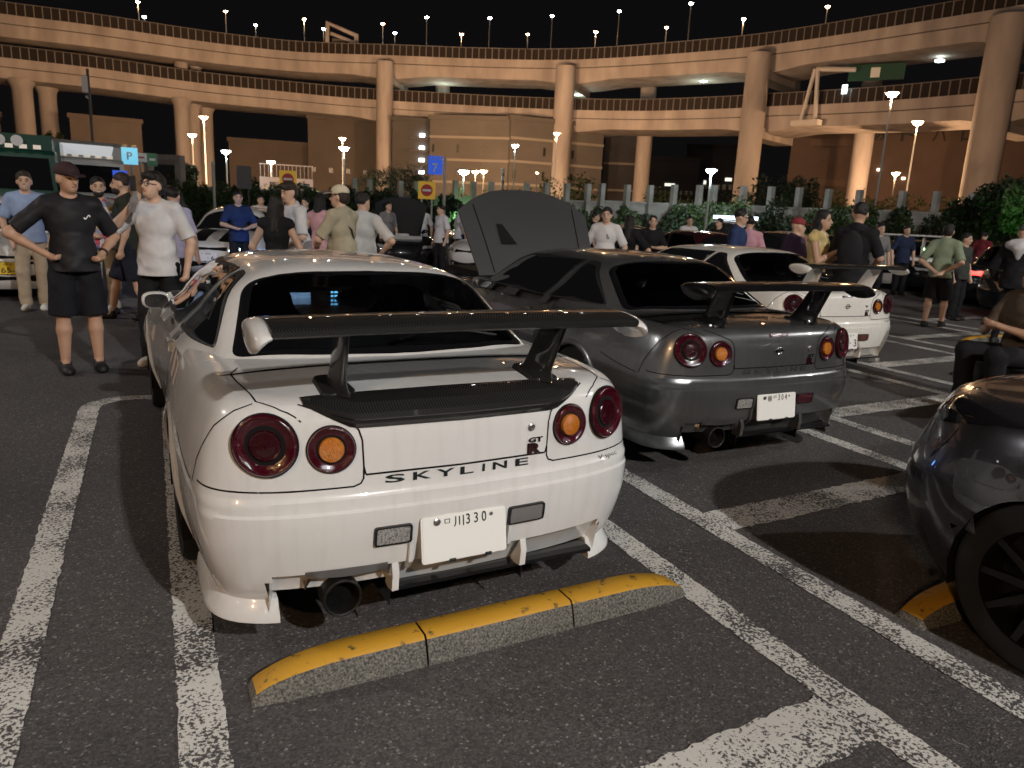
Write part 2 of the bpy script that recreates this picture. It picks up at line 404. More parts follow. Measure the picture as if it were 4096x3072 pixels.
def wheel(root, x, y, sg, r=.325, w=.245, rim=RIMD, spokes=10, zc=None):
    """tyre, rim with spokes and hub nuts; x is the outer face"""
    zc = zc or r; e = thing_part('wheel', root, (x, y, zc)); c = (0, 0, 0)
    t = MB(); rr = r*.72; xi = -sg*w
    t.lathe([(rr, xi*.96), (r*.93, xi), (r*.985, xi*.93), (r, xi*.8), (r, xi*.2), (r*.985, xi*.07), (r*.93, 0), (rr, xi*.03)], c, 'x', 40, False)
    t.build('tyre', RUBBER, e, 40)
    m = MB(); m.lathe([(rr, xi*.02), (rr*.965, xi*.02), (rr*.94, xi*.16), (rr*.92, xi*.75), (.02, xi*.76)], c, 'x', 40, False)
    for k in range(spokes):
        a = 2*math.pi*k/spokes; ca, sa = math.cos(a), math.sin(a); ta, tb = -sa, ca
        h0, h1 = rr*.075, rr*.05
        P = []
        for rad, hw_, xo in ((rr*.16, h0, xi*.13), (rr*.96, h1, xi*.06)):
            for dx in (0, xi*.14):
                for q in (-1, 1): P.append((xo+dx, rad*ca+q*hw_*ta, rad*sa+q*hw_*tb))
        m.add(P, [(0,1,5,4),(2,6,7,3),(0,4,6,2),(1,3,7,5),(4,5,7,6),(0,2,3,1)])
    m.lathe([(0, xi*.08), (rr*.2, xi*.08), (rr*.22, xi*.3)], c, 'x', 20)
    m.build('rim', rim, e, 35)
    nb = MB()
    for k in range(5):
        a = 2*math.pi*k/5+.3; nb.lathe([(0, xi*.045), (.009, xi*.045), (.010, xi*.12)], (0, rr*.13*math.cos(a), rr*.13*math.sin(a)), 'x', 6)
    nb.build('wheel_nuts', STEEL, e, 30)['kind'] = 'stuff'
def thing_part(name, root, loc=(0,0,0)):
    o = bpy.data.objects.new(name, None); COL.objects.link(o); o.parent = root; o.location = loc; o.empty_display_size = .05; return o

R34 = dict(
    Z=[.165, .19, .22, .25, .28, .31, .335, .36, .39, .42, .45, .48, .51, .535, .550, .558, .575, .595, .606, .616, .632, .652, .68, .71, .74, .77, .80, .825, .848, .868, .884, .896, .905, .911, .915],
    yr=[(.165, .10), (.2, .06), (.25, .025), (.30, .005), (.36, -.008), (.45, -.022), (.535, -.028), (.550, -.0275), (.558, -.016), (.596, -.014), (.606, -.004), (.63, .0), (.70, .0), (.80, .003), (.848, .010), (.868, .016), (.884, .027), (.896, .040), (.905, .056), (.911, .075), (.915, .100)],
    yf=[(.165, 4.45), (.25, 4.55), (.45, 4.6), (.7, 4.56), (.85, 4.48), (.915, 4.36)],
    W=[(0, .835), (.2, .852), (.45, .872), (.75, .884), (1.06, .890), (1.4, .880), (1.75, .858), (2.3, .850), (2.9, .853), (3.3, .868), (3.72, .886), (4.1, .872), (4.6, .80)],
    dw=[(.165, .075), (.22, .060), (.28, .040), (.34, .022), (.42, .006), (.50, 0), (.58, 0), (.65, .008), (.74, .024), (.80, .042), (.848, .060), (.884, .083), (.905, .108), (.915, .140)],
    ztop=[(0, .915), (.6, .925), (1.6, .925), (2.8, .915), (3.3, .90), (3.9, .83), (4.35, .74), (4.6, .70)],
    arch=[(1.065, .345), (3.73, .345)], zw=.315, rearcut=(.655, .333), rise=.024, a=.080, b=.34, n=6.0,
    roof=[(.53, .925), (.58, .940), (.64, .968), (.76, 1.042), (1.0, 1.185), (1.1, 1.236), (1.18, 1.262), (1.32, 1.280), (1.6, 1.292), (1.9, 1.292), (2.3, 1.278), (2.55, 1.252), (2.68, 1.220), (2.82, 1.15), (3.2, .955), (3.32, .915)],
    wb=[(.53, .70), (.77, .745), (1.0, .765), (1.5, .778), (2.3, .782), (2.9, .768), (3.32, .70)],
    wr=[(.53, .68), (.77, .66), (1.0, .62), (1.18, .592), (1.5, .572), (2.3, .572), (2.68, .58), (3.32, .70)],
    zb=.885, crown=.040, ncab=5.6, sweep=[(.53, .15), (1.0, .10), (1.3, .04), (1.6, 0), (2.3, 0), (2.7, -.06), (3.32, -.14)])

def plate(root, x, y, z, tilt, rz, text_top, text_main, base=PLATE, ink=INK, w=.33, h=.165, seal=True, erased=True):
    """a pressed number plate with its lettering; faces -y"""
    e = thing_part('number_plate', root, (x, y, z)); e.rotation_euler = (tilt, 0, rz)
    m = MB(); o = round_poly([(-w/2, -h/2), (w/2, -h/2), (w/2, h/2), (-w/2, h/2)], .012, 3)
    m.prism(o, 1, -.002, .002); inn = round_poly([(-w/2+.006, -h/2+.006), (w/2-.006, -h/2+.006), (w/2-.006, h/2-.006), (-w/2+.006, h/2-.006)], .01, 3)
    m.prism(inn, 1, -.0035, -.001); m.build('plate_panel', base, e, 30)
    t = MB()
    for txt, cx, cz, tw, th, bold in text_top+text_main:
        v, f = fit_text(txt, tw, th, bold)
        if len(v): t.add([(cx+q[0], -.0045, cz+q[1]) for q in v], f)
    if t.v: t.build('plate_lettering', ink, e, 0)['kind'] = 'stuff'
    b = MB()
    if seal: b.lathe([(.013, -.002), (.013, -.007), (.009, -.009), (0, -.009)], (-.105*w/.33, 0, .062*h/.165), 'y', 14)
    b.lathe([(.007, -.002), (.007, -.006), (0, -.007)], (.105*w/.33, 0, .062*h/.165), 'y', 10)
    b.build('plate_bolt', STEEL, e, 40)['kind'] = 'stuff'
    k = MB()
    for q in (-.05, .09): k.box(q-.012, q+.012, -.007, .0, -h/2-.006, -h/2+.006)
    k.build('plate_clip', BLACK, e, 0)['kind'] = 'stuff'
    return e

def wing(root, elem, cap, stand):
    """rear wing: blade, two end caps, two uprights with feet"""
    def foil():
        top = [(.160, 1.180), (.152, 1.188), (.12, 1.195), (.05, 1.198), (-.02, 1.193), (-.070, 1.184), (-.084, 1.180)]
        bot = [(-.089, 1.174), (-.088, 1.160), (-.082, 1.154), (-.05, 1.154), (.03, 1.161), (.10, 1.168), (.148, 1.174)]
        return top+bot
    m = MB(); xs = np.linspace(-.655, .655, 25); P = []; n = len(foil())
    for x in xs: P += [(x, y, z+.006*(1-(x/.7)**2)) for y, z in foil()]
    m.add(P, [(i*n+k, i*n+(k+1) % n, (i+1)*n+(k+1) % n, (i+1)*n+k) for i in range(len(xs)-1) for k in range(n)]+[tuple(range(n)), tuple(range((len(xs)-1)*n, len(xs)*n))[::-1]])
    m.build('wing_blade', elem, root, 38)
    for sg in (-1, 1):
        c = MB(); ring = []
        for x, sy, sz, dz in ((.652, .90, .62, 0), (.664, .95, .78, -.002), (.680, .98, 1.0, -.010), (.692, .96, 1.18, -.018), (.701, .84, 1.15, -.022), (.706, .55, .8, -.024)):
            pts = []
            for k in range(20):
                a = 2*math.pi*k/20; ca, sa = math.cos(a), math.sin(a)
                yy = .038+.142*sy*math.copysign(abs(ca)**.75, ca); zz = 1.178+dz+.026*sz*math.copysign(abs(sa)**.8, sa)
                if sa < 0: zz -= .09*max(0, sz-.85)*max(0, 1-abs(ca))
                pts.append((sg*x, yy, zz-.02*(ca < 0)*abs(ca)))
            ring += pts
        c.add(ring, [(i*20+k, i*20+(k+1) % 20, (i+1)*20+(k+1) % 20, (i+1)*20+k) for i in range(5) for k in range(20)]+[tuple(range(20)), tuple(range(100, 120))])
        c.build('wing_end_cap', cap, root, 50)
        u = MB(); rows = []
        for t in np.linspace(0, 1, 9):
            z = .935+(1.150-.935)*t; fl = max(0, 1-t/.22)**2
            yc = .205-.115*t; L_ = .105-.02*t+.03*fl; th = .014+.020*fl; xx = sg*(.392+.012*t)
            rows.append([(xx+th*sn*.9, yc+L_*cs, z if t > 0 else .925) for cs, sn in ((math.copysign(abs(math.cos(a))**.8, math.cos(a)), math.sin(a)) for a in np.linspace(0, 2*math.pi, 17)[:-1])])
        v = [q for r_ in rows for q in r_]; u.add(v, [(i*16+k, i*16+(k+1) % 16, (i+1)*16+(k+1) % 16, (i+1)*16+k) for i in range(8) for k in range(16)]+[tuple(range(128, 144))])
        u.build('wing_upright', stand, root, 50)
        f = MB(); ol = round_poly([(sg*.40-.062, .115), (sg*.40+.062, .115), (sg*.40+.05, .345), (sg*.40-.05, .345)], .04, 5)
        SH = CUR; nn = len(ol); v = [SH.topp(*q, .001)[0] for q in ol]+[SH.topp(*q, .014)[0] for q in shrink(ol, .008)]+[SH.topp(sg*.395, .21, .018)[0]]
        f.add(v, [(j, (j+1) % nn, nn+(j+1) % nn, nn+j) for j in range(nn)]+[(nn+j, nn+(j+1) % nn, 2*nn) for j in range(nn)])
        f.build('upright_foot', stand, root, 40)
CUR = None

def lamp_round(root, sh, x, z, r, kind):
    """round tail lamp set into the rear panel"""
    p, n = sh.rear(x, z); p1, _ = sh.rear(x+.03, z); p2, _ = sh.rear(x-.03, z)
    tx = (p1-p2).normalized(); tz = Vector((0, 0, 1)); n = tx.cross(tz).normalized(); n = n if n.y < 0 else -n
    pu, _ = sh.rear(x, z+.05); pd, _ = sh.rear(x, z-.05); tz = (pu-pd).normalized(); n = tx.cross(tz).normalized(); n = n if n.y < 0 else -n
    e = thing_part('tail_lamp', root)
    def lathe(prof, name, m, ang=40):
        b = MB(); N_ = 40; v = []
        for rr, h in prof:
            for k in range(N_):
                a = 2*math.pi*k/N_; v.append(p+tx*rr*math.cos(a)+tz*rr*math.sin(a)+n*h)
        mm = len(prof); f = [(i*N_+k, i*N_+(k+1) % N_, (i+1)*N_+(k+1) % N_, (i+1)*N_+k) for i in range(mm-1) for k in range(N_)]
        f.append(tuple(range((mm-1)*N_, mm*N_))); b.add(v, f); return b.build(name, m, e, ang)
    lathe([(r*1.045, -.004), (r*1.045, .0035), (r*1.0, .0035), (r*.985, .002)], 'lamp_seat', SEAM)
    lathe([(r*1.0, -.004), (r*.998, .008), (r*.965, .013), (r*.92, .0145), (r*.885, .0135), (r*.865, .009), (r*.76, .0045), (r*.62, .0015), (r*.50, .001)], 'lens', LENSR, 28)
    if kind == 'outer': lathe([(r*.50, .0), (r*.497, .009), (r*.46, .0125), (r*.42, .0115), (r*.3, .0135), (r*.05, .0145)], 'lens_centre', LENSR2, 28)
    else: lathe([(r*.545, .0), (r*.54, .010), (r*.51, .0145), (r*.3, .018), (r*.05, .019)], 'indicator_lens', LENSA)

def windows(sh, root, glass, p):
    """rear screen, windscreen, door and quarter panes, each with its black border; opens the cabin skin below them"""
    T = lambda x, y, o=0: sh.topp(x, y, o)
    specs = [('rear_screen', round_poly(p['rearglass'], .07, 6), T, 'y'), ('windscreen', round_poly(p['frontglass'], .06, 5), T, 'y')]
    for sg in (-1, 1):
        S = lambda y, z, o=0, sg=sg: sh.side(sg, y, z, o)
        for nm, poly in p['sideglass']: specs.append((nm, round_poly(poly, .04, 4), S, sg))
    made = []
    for nm, ol, fn, k in specs:
        ol = [tuple(q) for q in densify([(a, b, 0) for a, b in ol], .06, True)]; ol = [(q[0], q[1]) for q in ol]
        g = sh.patch(ol, fn, 7, .0025); made.append((nm, g, sh.frame(ol, fn, .045 if k == 'y' else .028, .0045), ol, k))
    for nm, g, fr, ol, k in made:
        o = g.build(nm, glass, root, 180); fr.build('screen_border', BLACKP if k == 'y' else BLACK, o, 60)
        inn = shrink(ol, .03)
        if k == 'y': sh.cut(inn, lambda c: (c[0], c[1]), lambda c: c[2] > .93)
        else: sh.cut(inn, lambda c: (c[1], c[2]), lambda c, k=k: c[0]*k > .3)
R34.update(
    rearglass=[(-.662, .775), (-.33, .655), (0, .612), (.33, .655), (.662, .775), (.55, 1.19), (.25, 1.145), (0, 1.13), (-.25, 1.145), (-.55, 1.19)],
    frontglass=[(-.66, 3.17), (0, 3.24), (.66, 3.17), (.535, 2.73), (0, 2.66), (-.535, 2.73)],
    sideglass=[('quarter_pane', [(.93, .945), (1.64, .935), (1.47, 1.226), (1.31, 1.214)]), ('door_pane', [(1.68, .935), (2.96, .935), (2.42, 1.220), (1.51, 1.228)])])

def interior(root, zf=.3):
    b = MB(); b.box(-.72, .72, .75, 3.25, .22, .28)
    b.box(-.70, .70, .62, 1.15, .28, .92)                 # parcel shelf block
    b.build('cabin_floor', MATTE, root, 0)
    b = MB(); b.prism([(3.3, .3), (2.75, .3), (2.62, .70), (2.72, .90), (3.1, .93), (3.3, .92)], 0, -.72, .72); b.build('dashboard', BLACK, root, 30)
    for sx in (-.36, .36):
        s = MB(); o = round_poly([(sx-.25, .45), (sx+.25, .45), (sx+.22, .95), (sx+.12, 1.0), (sx+.10, 1.12), (sx-.10, 1.12), (sx-.12, 1.0), (sx-.22, .95)], .05, 3)
        s.prism(o, 1, 1.62, 1.76); s.box(sx-.25, sx+.25, 1.7, 2.2, .3, .47); s.build('seat', BLACK, root, 40)
    s = MB(); s.lathe([(.165, -.012), (.18, 0), (.165, .012), (.15, 0)], (.36, 2.58, .83), 'y', 24); s.box(.345, .375, 2.575, 2.6, .66, 1.0); s.build('steering_wheel', BLACK, root, 50)

def build_r34(rootname, label, hero=True):
    global CUR
    sh = Shell(R34); CUR = sh; p = R34
    root = thing(rootname, label, 'car')
    # skin -------------------------------------------------------------
    windows(sh, root, GLASS, p)
    sh.B.build('body', WHITE, root, 38, weld=.0004)
    sh.C.build('cabin', WHITE, root, 50, weld=.0004)
    interior(root)
    u = MB(); u.box(-.80, .80, .28, 4.3, .20, .24); u.box(-.66, .66, .13, .30, .30, .36); u.box(-.74, .74, .75, 4.2, .24, .5)
    u.build('underbody', MATTE, root, 0)
    for ya, ra in p['arch']:
        for sg in (-1, 1):
            m = MB(); n = 22; a = np.linspace(-.25, math.pi+.25, n); prof = [(-.006, .000), (-.004, .010), (.010, .013), (.026, .009), (.036, .0)]; v = []
            for t in a:
                base = None
                for dr, dx in prof:
                    y = ya+(ra+dr)*math.cos(t); z = p['zw']+(ra+dr)*math.sin(t); q, nn = sh.side(sg, ya+(ra+.03)*math.cos(t), max(.19, p['zw']+(ra+.03)*math.sin(t)))
                    v.append((q.x+sg*dx, y, max(z, .17)))
            k = len(prof); m.add(v, [(i*k+j, i*k+j+1, (i+1)*k+j+1, (i+1)*k+j) for i in range(n-1) for j in range(k-1)])
            m.build('arch_lip', WHITE, root, 60)
            l = MB(); v = []
            for t in np.linspace(-.3, math.pi+.3, 18):
                for x in (.875, .60): v.append((sg*x, ya+(ra-.003)*math.cos(t), p['zw']+(ra-.003)*math.sin(t)))
            l.add(v, [(2*i, 2*i+1, 2*i+3, 2*i+2) for i in range(17)]); l.build('arch_liner', MATTE, root, 60)
            wheel(root, sg*.868, ya, sg, .325, .24, RIMD, 6, .325)
    # panel gaps --------------------------------------------------------
    g = MB()
    for sg in (-1, 1):
        rr = lambda q, sg=sg: sh.rear(sg*q[0], q[1]); ar = lambda q, sg=sg: sh.around((sg*q[0], q[1], q[2])); tp = lambda q, sg=sg: sh.topp(sg*q[0], q[1]); sd = lambda q, sg=sg: sh.side(sg, q[0], q[1])
        inner = round_poly([(.356, .70), (.352, .636), (.52, .634)], [.0, .035, 0], 6)[6:]
        sh.seam(g, [(.345, .672, 0), (.352, .70, 0), (.356, .79, 0), (.366, .825, 0), (.385, .848, 0), (.50, .893, 0), (.545, .9055, 0)], rr, .006, .012)
        sh.seam(g, [(.352, .70, 0), (.353, .66, 0), (.362, .643, 0), (.385, .634, 0), (.60, .632, 0), (.68, .633, 0)], rr, .006, .012)
        sh.seam(g, [(.66, .10, .633), (.80, .28, .640)], ar, .006, .02)
        sh.seam(g, [(.545, .060, 0), (.60, .10, 0), (.645, .145, 0), (.668, .17, 0)], tp, .005, .02)
        sh.seam(g, [(.668, .17, .905), (.73, .17, .885), (.775, .22, .83), (.80, .262, .76), (.812, .30, .70), (.82, .32, .64), (.822, .33, .615)], ar, .006, .015)
        sh.seam(g, [(.665, .165, 0), (.69, .40, 0), (.695, .52, 0), (.66, .60, 0)], tp, .006, .02)
        sh.seam(g, [(.33, .615, 0), (.55, .640, 0), (.72, .672, 0)], sd, .005, .02)
        sh.seam(g, [(1.69, .94, 0), (1.71, .80, 0), (1.66, .55, 0), (1.60, .30, 0), (1.64, .22, 0)], sd, .005, .03)
        sh.seam(g, [(3.02, .90, 0), (3.05, .6, 0), (3.03, .22, 0)], sd, .005, .03)
        sh.seam(g, [(1.64, .22, 0), (3.03, .22, 0)], sd, .005, .06)
    sh.seam(g, [(-.345, .672, 0), (.345, .672, 0)], lambda q: sh.rear(q[0], q[1]), .007, .03)
    g.build('panel_gaps', SEAM, root, 0)['kind'] = 'stuff'
    # lamps --------------------------------------------------------------
    for sg in (-1, 1):
        lamp_round(root, sh, sg*.655, .788, .1005, 'outer'); lamp_round(root, sh, sg*.456, .767, .0772, 'inner')
    # lock, badges, lettering ---------------------------------------------
    q, n = sh.rear(.28, .778); k = MB(); k.lathe([(.014, .0), (.014, -.006), (.010, -.008), (.009, -.004), (0, -.004)], tuple(q), 'y', 18); k.build('boot_lock', STEEL, root, 40)
    def letter(txt, cx, cz, w, h, m, name, bold=0.0, off=.0022, slant=0):
        v, f = fit_text(txt, w, h, bold)
        b = MB(); b.add([sh.rear(cx+a[0]+slant*a[1], cz+a[1], off)[0] for a in v], f); return b.build(name, m, root, 0)
    sp = [('S', -.245, .078), ('K', -.148, .075), ('Y', -.063, .078), ('L', .018, .058), ('I', .085, .012), ('N', .152, .066), ('E', .245, .062)]
    for ch, cx, w in sp: letter(ch, cx, .648, w*.9, .029, INKB, 'badge_letter', .022)
    letter('GT', .300, .728, .062, .020, CHROMED, 'badge_letter', .05, .004); letter('R', .298, .693, .058, .040, BADGER, 'badge_letter', .05, .005)
    letter('R', .298, .693, .066, .046, CHROMED, 'badge_backing', .075, .003)
    letter('V·spec', .672, .606, .115, .024, INKG, 'badge_letter', .0)
    # boot lip in carbon ---------------------------------------------------
    c = MB(); rows = []
    for x in np.linspace(-1, 1, 41):
        a = abs(x); hw = .385; xt = x*.53
        # guide: top edge follows the deck edge, lower edge rises towards the ends along the lamp panel
        zt_ = .9145; zb_ = .833 if abs(xt) < hw else .833+(abs(xt)-hw)/(.53-hw)*(.9045-.833)
        th = 1-.0*a; pr = .030*(1 if abs(xt) < hw else max(.12, 1-(abs(xt)-hw)/(.53-hw)))
        yb = sh.rear(xt, zb_)[0].y; yt = sh.topp(xt, .14)[0]
        rows.append([(xt, .16, yt.z+.002), (xt, .12, yt.z+.006), (xt, yb+.03-pr*.6, .9165-.0015*a), (xt, yb-pr*.75, (zb_*.35+.9165*.65)), (xt, yb-pr*.9, zb_*.55+.9165*.45-.002), (xt, yb-pr*.55, zb_*.62+.9165*.38-.006), (xt, yb-pr*.55, zb_*.8+.9165*.2), (xt, yb-.004, zb_), (xt, yb+.01, zb_-.001)])
    c.grid(rows); c.build('boot_lip', CARBON, root, 30)
    wing(root, CARBON, WHITE, CARBON)
    # wiper on the rear screen
    w = MB(); w.tube([tuple(sh.topp(.02, .72, .02)[0]), tuple(sh.topp(.22, .80, .022)[0]), tuple(sh.topp(.40, .80, .018)[0])], [.012, .009, .005], 6); w.tube([tuple(sh.topp(.06, .775, .012)[0]), tuple(sh.topp(.5, .775, .010)[0])], .006, 6); w.build('rear_wiper', BLACK, root, 50)
    # bumper: recess, fins, spats, exhaust, undertray, reflectors -----------------------
    b = MB(); zt_ = .334
    xs = [-.655, -.63, -.2, .0, .2, .60, .655]
    def recess(x0, x1, z0, z1, d, d2):
        rows = []
        for x in np.linspace(x0, x1, 14):
            y = sh.rear(x, .338)[0].y; rows.append([(x, y+.002, z1), (x, y+d*.55, z1-.006), (x, y+d, z1-.02), (x, y+d2, z0)])
        b.grid(rows)
    recess(-.655, -.24, .262, .336, .035, .05); recess(-.24, .655, .232, .336, .03, .075)
    for sg in (-1, 1):
        y = sh.rear(sg*.655, .338)[0].y
        b.add([(sg*.655, y, .338), (sg*.655, y+.10, .338), (sg*.655, y+.14, .19), (sg*.655, y+.03, .19), (sg*.622, y+.045, .335), (sg*.622, y+.10, .20)], [(0,1,2,3), (0,3,5,4)])
    b.build('bumper_recess', WHITE, root, 40)
    for x in (-.245, .262):
        f = MB(); f.prism([(.0, .34), (.07, .24), (.06, .225), (-.005, .235), (-.012, .30)], 0, x-.012, x+.012); f.build('diffuser_fin', WHITE, root, 30)
    for xa in (-.20, .186): m = MB(); m.prism([(-.026, .415), (-.016, .34), (.02, .30), (.06, .30), (.06, .415)], 0, xa, xa+.014); m.build('plate_surround', WHITE, root, 30)
    ring = sh.half[2]; ring = [q for q in ring if q[0] >= .60 and q[1] < .66 and q[1] > 0]
    for sg in (-1, 1):
        s = MB(); rows = []
        for i, q in enumerate(ring):
            a = ring[min(i+1, len(ring)-1)]-ring[max(i-1, 0)]; nrm = Vector((a[1], -a[0])).normalized(); x, y = q[0], q[1]; k = 1-.5*min(1, max(0, (y-.3)/.3))
            if i == 0: nrm = Vector((0, -1))
            rows.append([(sg*(x-nrm.x*.05), y-nrm.y*.05, .236), (sg*(x+nrm.x*.002), y+nrm.y*.002, .232), (sg*(x+nrm.x*.010), y+nrm.y*.010, .214), (sg*(x+nrm.x*.036*k), y+nrm.y*.036*k, .176), (sg*(x+nrm.x*.038*k), y+nrm.y*.038*k, .156), (sg*(x-nrm.x*.06), y-nrm.y*.06, .152)])
        s.grid(rows); v = rows[0]; s.add(v, [tuple(range(6))]); s.add(rows[-1], [tuple(range(6))[::-1]])
        s.build('bumper_spat', WHITE, root, 40)
    e = MB(); e.lathe([(.045, .35), (.055, .12), (.068, .06), (.068, -.015), (.063, -.020), (.058, -.016), (.057, .05)], (-.425, .03, .235), 'y', 28); o = e.build('exhaust_pipe', EXH, root, 40)
    e2 = MB(); e2.lathe([(.0571, .04), (0, .04)], (-.425, .03, .235), 'y', 20); e2.build('exhaust_bore', MATTE, o, 0)
    h = MB(); rows = []
    for x in np.linspace(-.545, -.27, 14):
        y = sh.rear(x, .345)[0].y; t = (x+.545)/.275; rows.append([(x, y-.003, .346), (x, y-.004, .325-.01*math.sin(t*3)), (x, y+.012, .312-.035*max(0, 1-abs(t-.5)*2.6)*0-.04*(t < .06 or t > .94)), (x, y+.05, .300)])
    h.grid(rows); h.build('heat_shield', STEEL, root, 40)
    d = MB(); d.prism([(.03, .228), (.06, .232), (.5, .20), (.5, .19), (.03, .214)], 0, -.26, .60); d.box(-.26, -.255, .02, .3, .17, .23); d.box(.27, .275, .02, .3, .17, .23); d.build('diffuser_tray', BLACKP, root, 0)
    for x0, x1, m_ in ((-.325, -.190, LENSC), (.182, .340, LENSC)):
        o = round_poly([(x0, .418), (x1, .418), (x1, .488), (x0, .488)], .012, 3); b = MB(); n = len(o)
        b.add([sh.rear(*q, -.004)[0] for q in o]+[sh.rear(*q, .012)[0] for q in shrink(o, .001)]+[sh.rear(*q, .012)[0] for q in shrink(o, .010)], [(r_*n+j, r_*n+(j+1) % n, (r_+1)*n+(j+1) % n, (r_+1)*n+j) for r_ in range(2) for j in range(n)])
        fo = b.build('reversing_lamp', BLACK, root, 30); i2 = shrink(o, .010); b = sh.patch(i2, sh.rear, 4, .010); b.build('lamp_lens', m_ if x0 < 0 else REVR, fo, 60)
    # door handles, mirrors, front details -----------------------------------
    for sg in (-1, 1):
        q, n = sh.side(sg, 1.90, .80); m = MB(); m.prism(round_poly([(1.81, .775), (1.97, .785), (1.98, .825), (1.82, .82)], .012, 3), 0, q.x-sg*.01, q.x+sg*.018); m.build('door_handle', WHITE, root, 40)
        mi = MB(); rows = []
        for y_, k in ((2.70, .80), (2.71, .97), (2.75, 1.0), (2.80, .93), (2.84, .65), (2.86, .2)):
            rows.append([(sg*(.838+.082*k*math.copysign(abs(math.cos(a))**.7, math.cos(a))*sg), y_, .925+.052*k*math.copysign(abs(math.sin(a))**.75, math.sin(a))) for a in np.linspace(0, 2*math.pi, 21)])
        mi.grid(rows); mi.box(sg*.74, sg*.80, 2.75, 2.83, .89, .93); mo = mi.build('door_mirror', WHITE, root, 50)
        ml = MB(); ml.add([(x, 2.7005, z) for x, _, z in rows[0][:-1]], [tuple(range(20))]); ml.build('mirror_glass', MIRR, mo, 0)
        hl = MB(); o = round_poly([(sg*.40, .60), (sg*.74, .60), (sg*.76, .70), (sg*.46, .68)], .02, 3); hl = sh.patch(o, sh.front, 4, .004); hl.build('headlamp', LENSC, root, 60)
    o = round_poly([(-.45, .28), (.45, .28), (.42, .46), (-.42, .46)], .03, 3); sh.patch(o, sh.front, 4, .004).build('grille', MATTE, root, 60)
    return root, sh
EXH = mat('sooty_steel', (.018, .017, .016), .5, .4, spec=.2)
INKB = mat('badge_black_green', (.008, .014, .016), .3, 0, .5)
INKG = mat('badge_grey', (.07, .07, .068), .4)
CHROMED = mat('dark_chrome', (.10, .10, .10), .2, .9, .5)
BADGER = mat('badge_dark_red', (.03, .004, .004), .25, .3, 1.0)
REVR = mat('smoked_reflector', (.24, .235, .23), .15, .3, 1.0)
MIRR = mat('mirror_glass', (.02, .02, .022), .02, .0, 1.0)

# ------------------------------------------------------------------ ground
def asphalt():
    m = mat('asphalt', (.035, .033, .033), .75); N, L = nodes(m); b = bsdf(m)
    tc = N.new('ShaderNodeTexCoord')
    v1 = N.new('ShaderNodeTexVoronoi'); v1.inputs['Scale'].default_value = 135; L.new(tc.outputs['Object'], v1.inputs['Vector'])
    big = N.new('ShaderNodeTexNoise'); big.inputs['Scale'].default_value = .7; big.inputs['Detail'].default_value = 6; L.new(tc.outputs['Object'], big.inputs['Vector'])
    fine = N.new('ShaderNodeTexNoise'); fine.inputs['Scale'].default_value = 160; fine.inputs['Detail'].default_value = 3; L.new(tc.outputs['Object'], fine.inputs['Vector'])
    st = N.new('ShaderNodeSeparateColor'); L.new(v1.outputs['Color'], st.inputs['Color'])
    r1 = N.new('ShaderNodeValToRGB'); e = r1.color_ramp.elements
    e[0].position = .0; e[0].color = (.046, .043, .0435, 1); e[1].position = 1.0; e[1].color = (.30, .29, .28, 1)
    k = r1.color_ramp.elements.new(.7); k.color = (.092, .086, .086, 1); k = r1.color_ramp.elements.new(.955); k.color = (.125, .118, .115, 1)
    L.new(st.outputs['Red'], r1.inputs['Fac'])
    mx = N.new('ShaderNodeMix'); mx.data_type = 'RGBA'; mx.blend_type = 'MULTIPLY'; mx.inputs[0].default_value = .75
    r2 = N.new('ShaderNodeValToRGB'); r2.color_ramp.elements[0].position = .3; r2.color_ramp.elements[0].color = (.62, .60, .61, 1); r2.color_ramp.elements[1].position = .75; r2.color_ramp.elements[1].color = (1.32, 1.28, 1.24, 1)
    L.new(big.outputs['Fac'], r2.inputs['Fac']); L.new(r1.outputs['Color'], mx.inputs['A']); L.new(r2.outputs['Color'], mx.inputs['B'])
    L.new(mx.outputs['Result'], b.inputs['Base Color'])
    ad = N.new('ShaderNodeMath'); ad.operation = 'MULTIPLY_ADD'; ad.inputs[1].default_value = .5; L.new(v1.outputs['Distance'], ad.inputs[0]); L.new(fine.outputs['Fac'], ad.inputs[2])
    bp = N.new('ShaderNodeBump'); bp.inputs['Strength'].default_value = .9; bp.inputs['Distance'].default_value = .006; L.new(ad.outputs['Value'], bp.inputs['Height']); L.new(bp.outputs['Normal'], b.inputs['Normal'])
    return m
ASPH = asphalt()
def worn_paint(name, col, wear=.5):
    """thick road paint worn off the tops of the stones"""
    m = mat(name, col, .6); N, L = nodes(m); b = bsdf(m); tc = N.new('ShaderNodeTexCoord')
    n1 = N.new('ShaderNodeTexNoise'); n1.inputs['Scale'].default_value = 95; n1.inputs['Detail'].default_value = 4; L.new(tc.outputs['Object'], n1.inputs['Vector'])
    n2 = N.new('ShaderNodeTexNoise'); n2.inputs['Scale'].default_value = 3.0; n2.inputs['Detail'].default_value = 7; L.new(tc.outputs['Object'], n2.inputs['Vector'])
    ma = N.new('ShaderNodeMath'); ma.operation = 'MULTIPLY_ADD'; ma.inputs[1].default_value = .6; L.new(n2.outputs['Fac'], ma.inputs[0]); L.new(n1.outputs['Fac'], ma.inputs[2])
    cr = N.new('ShaderNodeValToRGB'); cr.color_ramp.elements[0].position = .735; cr.color_ramp.elements[1].position = .80
    cr.color_ramp.elements[0].color = (.070, .066, .066, 1); cr.color_ramp.elements[1].color = (*col, 1); L.new(ma.outputs['Value'], cr.inputs['Fac'])
    L.new(cr.outputs['Color'], b.inputs['Base Color'])
    bp = N.new('ShaderNodeBump'); bp.inputs['Strength'].default_value = .6; bp.inputs['Distance'].default_value = .004; L.new(n1.outputs['Fac'], bp.inputs['Height']); L.new(bp.outputs['Normal'], b.inputs['Normal'])
    return m
